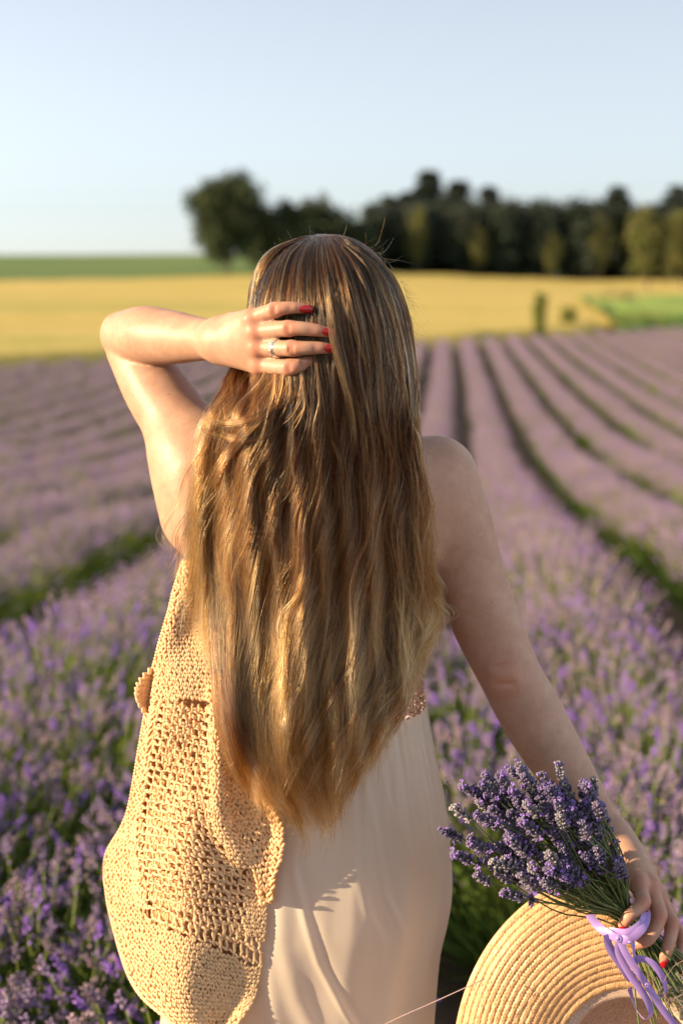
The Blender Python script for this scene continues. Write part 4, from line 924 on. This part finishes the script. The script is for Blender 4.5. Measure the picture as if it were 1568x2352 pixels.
def strands(u, s0, s1, spread, layer, wob, nper, kind=0):
    """u guide parameter per clump; returns list of strand arrays"""
    n = len(u); s = np.linspace(0, 1, NP)
    q = np.clip(u, 0, NG-1.001); i = q.astype(int); f = q-i
    idx = (s0[:, None]+(s1-s0)[:, None]*s[None])*59; i0 = np.clip(idx.astype(int), 0, 58); fr = np.clip(idx-i0, 0, 1.4)
    def gp(gi): return GD[gi[:, None], i0]*(1-fr)[..., None]+GD[gi[:, None], i0+1]*fr[..., None]
    C = gp(i)*(1-f)[:, None, None]+gp(i+1)*f[:, None, None]      # clump axis in picture places
    ph, ph2 = hrng.uniform(0, 6.28, (n, 1)), hrng.uniform(0, 6.28, (n, 1)); fq = hrng.uniform(1.2, 3.2, (n, 1)); S = s[None]
    C[..., 0] += wob[:, None]*(np.sin(fq*S*6.28+ph)*S*6+np.sin(fq*2.3*S*6.28+ph2)*S*2.5)+hrng.normal(0, 6, (n, 1))*S**2*wob[:, None]
    X0, Y0 = C[..., 0].copy(), C[..., 1]; am = smooth(880, 1150, Y0)*(1-.4*smooth(1600, 1850, Y0))
    C[..., 0] += am*(9*np.sin(Y0/88+X0/60)+6*np.sin(Y0/41-X0/35+1.3)+5*np.sin(Y0/150+X0/22))      # loose waves shared by neighbouring locks
    return C, S
def make_hair(nclump, nper, smin, smax, cl_r, layer_lo, layer_hi, wobs, urange=(0, NG-1), lenj=.16, rad=.00020, stray=1.0):
    u = hrng.uniform(*urange, nclump); s0 = hrng.uniform(smin, smax, nclump)*hrng.random(nclump)**.6; s1 = 1.03-lenj*hrng.random(nclump)**1.4
    wob = hrng.uniform(*wobs, nclump); C, S = strands(u, s0, s1, None, None, wob, nper)
    lay = hrng.uniform(layer_lo, layer_hi, nclump)
    out = np.repeat(C, nper, 0); n = len(out); lay = np.repeat(lay, nper); sN = np.linspace(0, 1, NP)[None]
    a = hrng.uniform(0, 6.28, (n, 1)); r = np.sqrt(hrng.random((n, 1)))
    prof = cl_r*(1.0-.55*np.sin(np.clip(sN*1.1, 0, 1)*math.pi)+.25*sN)
    ph = hrng.uniform(0, 6.28, (n, 1)); tw = hrng.normal(0, 1.2, (n, 1))
    ox = prof*r*np.cos(a+tw*sN)+stray*hrng.normal(0, 1.6, (n, 1))*np.sin(sN*hrng.uniform(2, 7, (n, 1))+ph)*sN+stray*hrng.normal(0, 5, (n, 1))*sN**4
    od = prof*r*np.sin(a+tw*sN)/1800.0
    x = out[..., 0]+ox; y = out[..., 1]+hrng.normal(0, 3, (n, 1))*sN
    # varied lengths inside the clump
    Yd = hair_depth(x, y)+lay[:, None]*np.clip(.25+sN*3, 0, 1)+od*smooth(0, .15, sN)+.003*hrng.normal(0, 1, (n, 1))*sN
    Pw = PA(x, y, Yd); cut = 1-.30*hrng.random(n)**2.0
    ti = sN*cut[:, None]*(NP-1); j0 = np.clip(ti.astype(int), 0, NP-2); fr = (ti-j0)[..., None]; rows_ = np.arange(n)[:, None]
    Pw = Pw[rows_, j0]*(1-fr)+Pw[rows_, j0+1]*fr
    R = rad*hrng.uniform(.7, 1.2, (n, 1))*(1-.75*sN**5)
    return Pw, np.broadcast_to(R, Pw.shape[:2])
sets = [make_hair(2600, 5, .0, .22, 10.0, .000, .014, (.5, 1.7), lenj=.42),               # outer layer
        make_hair(1600, 7, .0, .25, 12.0, .008, .034, (.4, 1.3), lenj=.30),             # inner layers
        make_hair(300, 6, .0, .12, 3.0, -.006, .000, (.6, 1.6), lenj=.3),    # thin wisps on top
        make_hair(1100, 1, .0, .5, 2.0, -.014, .004, (1.5, 4.5), lenj=.35, rad=.00012, stray=2.5),   # flyaways
        make_hair(2600, 1, .0, .35, 3.0, -.008, .004, (.6, 2.4), lenj=.45, rad=.00034, stray=1.8),      # single coarse strands
        make_hair(170, 9, .0, .45, 5.0, -.014, -.002, (2.0, 5.5), lenj=.4, rad=.00024, stray=1.6),      # tousled locks crossing the rest
        make_hair(60, 22, .30, .42, 7.0, -.004, .010, (.3, .9), urange=(0, 4.2), lenj=.2)]
# swept locks: the flick by the armpit and locks crossing to the left under the hand, free wisps at the side
def lock(path, nstr, r0, r1, lay=-.010, rad=.00017, dev=1.0):
    c = catmull(path, NP); out = np.repeat(c[None], nstr, 0); sN = np.linspace(0, 1, NP)[None]; a = hrng.uniform(0, 6.28, (nstr, 1)); r = np.sqrt(hrng.random((nstr, 1)))
    t = np.gradient(c, axis=0); t /= np.linalg.norm(t, axis=1)[:, None]; nx, ny = -t[:, 1], t[:, 0]
    w = (r0+(r1-r0)*sN)*r; off = w*np.cos(a)+dev*hrng.normal(0, 2.5, (nstr, 1))*sN**2*np.sin(sN*5+a)
    x = out[..., 0]+off*nx; y = out[..., 1]+off*ny; Pw = PA(x, y, hair_depth(x, y)+lay+w*np.sin(a)/1800)
    cut = 1-.5*hrng.random(nstr)**1.3; beg = (.45*hrng.random(nstr)**.8)[:, None]; ti = (beg+(np.maximum(cut[:, None], beg+.15)-beg)*sN)*(NP-1); j0 = np.clip(ti.astype(int), 0, NP-2); fr = (ti-j0)[..., None]; rr_ = np.arange(nstr)[:, None]
    return Pw[rr_, j0]*(1-fr)+Pw[rr_, j0+1]*fr, np.broadcast_to(rad*(1-.7*sN**4), (nstr, NP))
sets += [lock([(690, 880), (650, 925), (590, 960), (530, 972), (490, 968), (458, 958)], 130, 14, 8),
         lock([(660, 900), (610, 950), (560, 1000), (520, 1050), (480, 1120), (460, 1200)], 200, 16, 12),
         lock([(700, 900), (665, 960), (610, 1000), (560, 1010), (510, 1000), (465, 985)], 110, 14, 8),
         lock([(655, 890), (668, 960), (664, 1040), (640, 1140), (606, 1250), (580, 1370), (560, 1480)], 240, 14, 24, -.008),
         lock([(470, 1150), (430, 1210), (412, 1260), (405, 1310), (380, 1340)], 16, 8, 12, -.004, dev=2), lock([(480, 1120), (425, 1190), (402, 1230), (398, 1275), (372, 1322)], 14, 10, 14, -.004, dev=2.5),
         lock([(742, 620), (754, 700), (764, 780), (784, 860), (806, 950), (815, 1060)], 46, 8, 7, -.030), lock([(752, 600), (760, 700), (782, 790), (800, 870), (830, 980), (842, 1100), (838, 1250), (812, 1400)], 60, 7, 9, -.008), lock([(820, 560), (862, 650), (860, 740), (835, 830), (820, 900), (812, 1020), (800, 1150)], 24, 3, 8, -.006),
         lock([(860, 600), (905, 690), (890, 790), (862, 880), (850, 980), (850, 1100)], 20, 3, 8, -.006), lock([(930, 900), (960, 940), (968, 970), (950, 1010)], 12, 3, 3, -.004),
         lock([(800, 1100), (770, 1280), (705, 1420), (650, 1540), (615, 1660), (620, 1760)], 40, 6, 16, -.007), lock([(830, 1250), (810, 1380), (740, 1480), (670, 1580), (630, 1700)], 24, 6, 16, -.007), lock([(490, 1250), (494, 1400), (502, 1530), (512, 1650), (545, 1760), (600, 1840)], 260, 18, 22, -.004), lock([(530, 1300), (520, 1450), (525, 1600), (550, 1730), (610, 1840), (650, 1890)], 240, 22, 26, -.002),
         lock([(860, 1350), (830, 1480), (760, 1600), (700, 1720), (650, 1830)], 90, 14, 14, -.010), lock([(900, 1400), (880, 1530), (820, 1640), (740, 1750), (690, 1850)], 90, 14, 16, -.008),
         lock([(940, 1450), (915, 1580), (870, 1670), (820, 1760), (790, 1850)], 60, 12, 16, -.004), lock([(960, 1500), (930, 1620), (890, 1700), (850, 1780)], 40, 10, 14, -.004),
         lock([(540, 1350), (520, 1480), (530, 1600), (560, 1720), (640, 1840), (700, 1890)], 110, 16, 18, -.006)]
for q in range(70):                       # thin uneven tips below the hem
    u = hrng.uniform(1.5, NG-1.01); i_ = int(u); f_ = u-i_; g_ = GD[i_]*(1-f_)+GD[i_+1]*f_; e_ = g_[-1]; d_ = g_[-1]-g_[-9]; d_ = d_/np.linalg.norm(d_); w_q = hrng.normal(0, 10, 2)
    L_ = hrng.uniform(25, 95); sets.append(lock([g_[-16], g_[-7]+w_q*.3, e_+w_q*.7, e_+d_*L_+np.array((hrng.normal(-8, 16), 0))], int(hrng.integers(3, 12)), 6, hrng.uniform(3, 9), hrng.uniform(-.008, .004)))
PTS = np.concatenate([a for a, b in sets]); RAD = np.concatenate([b for a, b in sets])
# shorter fuzz round the head's outline
nf = 240; ua = hrng.uniform(-.2, math.pi+.2, nf); c = np.stack([764+185*np.cos(ua), 748-208*np.sin(ua)*np.where(np.sin(ua) > 0, 1, 1)], 1); t = np.linspace(0, 1, NP)
dirx = np.cos(ua)*8+hrng.normal(0, 14, nf)+18*np.sign(np.cos(ua)); diry = -np.sin(ua)*7+hrng.normal(8, 14, nf); bend = hrng.normal(10, 14, nf)
xx = c[:, :1]-6*np.cos(ua)[:, None]+dirx[:, None]*t+hrng.normal(0, 5, (nf, 1))*t**2; yq = c[:, 1:]+6*np.sin(ua)[:, None]+diry[:, None]*t+bend[:, None]*t**2*2
PTS = np.concatenate([PTS, PA(xx, yq, np.broadcast_to(1.84+hrng.normal(0, .03, (nf, 1)), xx.shape))]); RAD = np.concatenate([RAD, np.broadcast_to(.00010*(1-.6*t)[None], (nf, NP))])
hc = bpy.data.hair_curves.new('hair'); hc.add_curves([NP]*len(PTS))
hc.attributes['position'].data.foreach_set('vector', PTS.astype(np.float32).ravel())
ra = hc.attributes.get('radius') or hc.attributes.new('radius', 'FLOAT', 'POINT'); ra.data.foreach_set('value', RAD.astype(np.float32).ravel())
m = M['hair'] = bpy.data.materials.new('blond_hair'); m.use_nodes = True; n, l = m.node_tree.nodes, m.node_tree.links; n.remove(n['Principled BSDF'])
hb = n.new('ShaderNodeBsdfHairPrincipled'); hb.parametrization = 'MELANIN'; hb.inputs['Melanin Redness'].default_value = .95
hb.inputs['Roughness'].default_value = .26; hb.inputs['Radial Roughness'].default_value = .55; hb.inputs['Random Color'].default_value = 1.0; hb.inputs['Random Roughness'].default_value = .2
hi = n.new('ShaderNodeHairInfo'); mr = n.new('ShaderNodeMapRange'); mr.inputs[1].default_value = 0.0; mr.inputs[2].default_value = .9; mr.inputs[3].default_value = .78; mr.inputs[4].default_value = .22      # darker at the roots, bleached at the tips; root end deepened to imitate crown shade
l.new(hi.outputs['Intercept'], mr.inputs[0]); l.new(mr.outputs[0], hb.inputs['Melanin'])
l.new(hi.outputs['Random'], hb.inputs['Random']); l.new(hb.outputs[0], n['Material Output'].inputs['Surface'])
hc.materials.append(m); hair = link('hair', hc); put(hair, woman); hair['label'] = 'long straight blond hair falling to the hips, glowing gold where the sun strikes'
hair['kind'] = 'stuff'
# scalp hair lying close to the skull under the strands
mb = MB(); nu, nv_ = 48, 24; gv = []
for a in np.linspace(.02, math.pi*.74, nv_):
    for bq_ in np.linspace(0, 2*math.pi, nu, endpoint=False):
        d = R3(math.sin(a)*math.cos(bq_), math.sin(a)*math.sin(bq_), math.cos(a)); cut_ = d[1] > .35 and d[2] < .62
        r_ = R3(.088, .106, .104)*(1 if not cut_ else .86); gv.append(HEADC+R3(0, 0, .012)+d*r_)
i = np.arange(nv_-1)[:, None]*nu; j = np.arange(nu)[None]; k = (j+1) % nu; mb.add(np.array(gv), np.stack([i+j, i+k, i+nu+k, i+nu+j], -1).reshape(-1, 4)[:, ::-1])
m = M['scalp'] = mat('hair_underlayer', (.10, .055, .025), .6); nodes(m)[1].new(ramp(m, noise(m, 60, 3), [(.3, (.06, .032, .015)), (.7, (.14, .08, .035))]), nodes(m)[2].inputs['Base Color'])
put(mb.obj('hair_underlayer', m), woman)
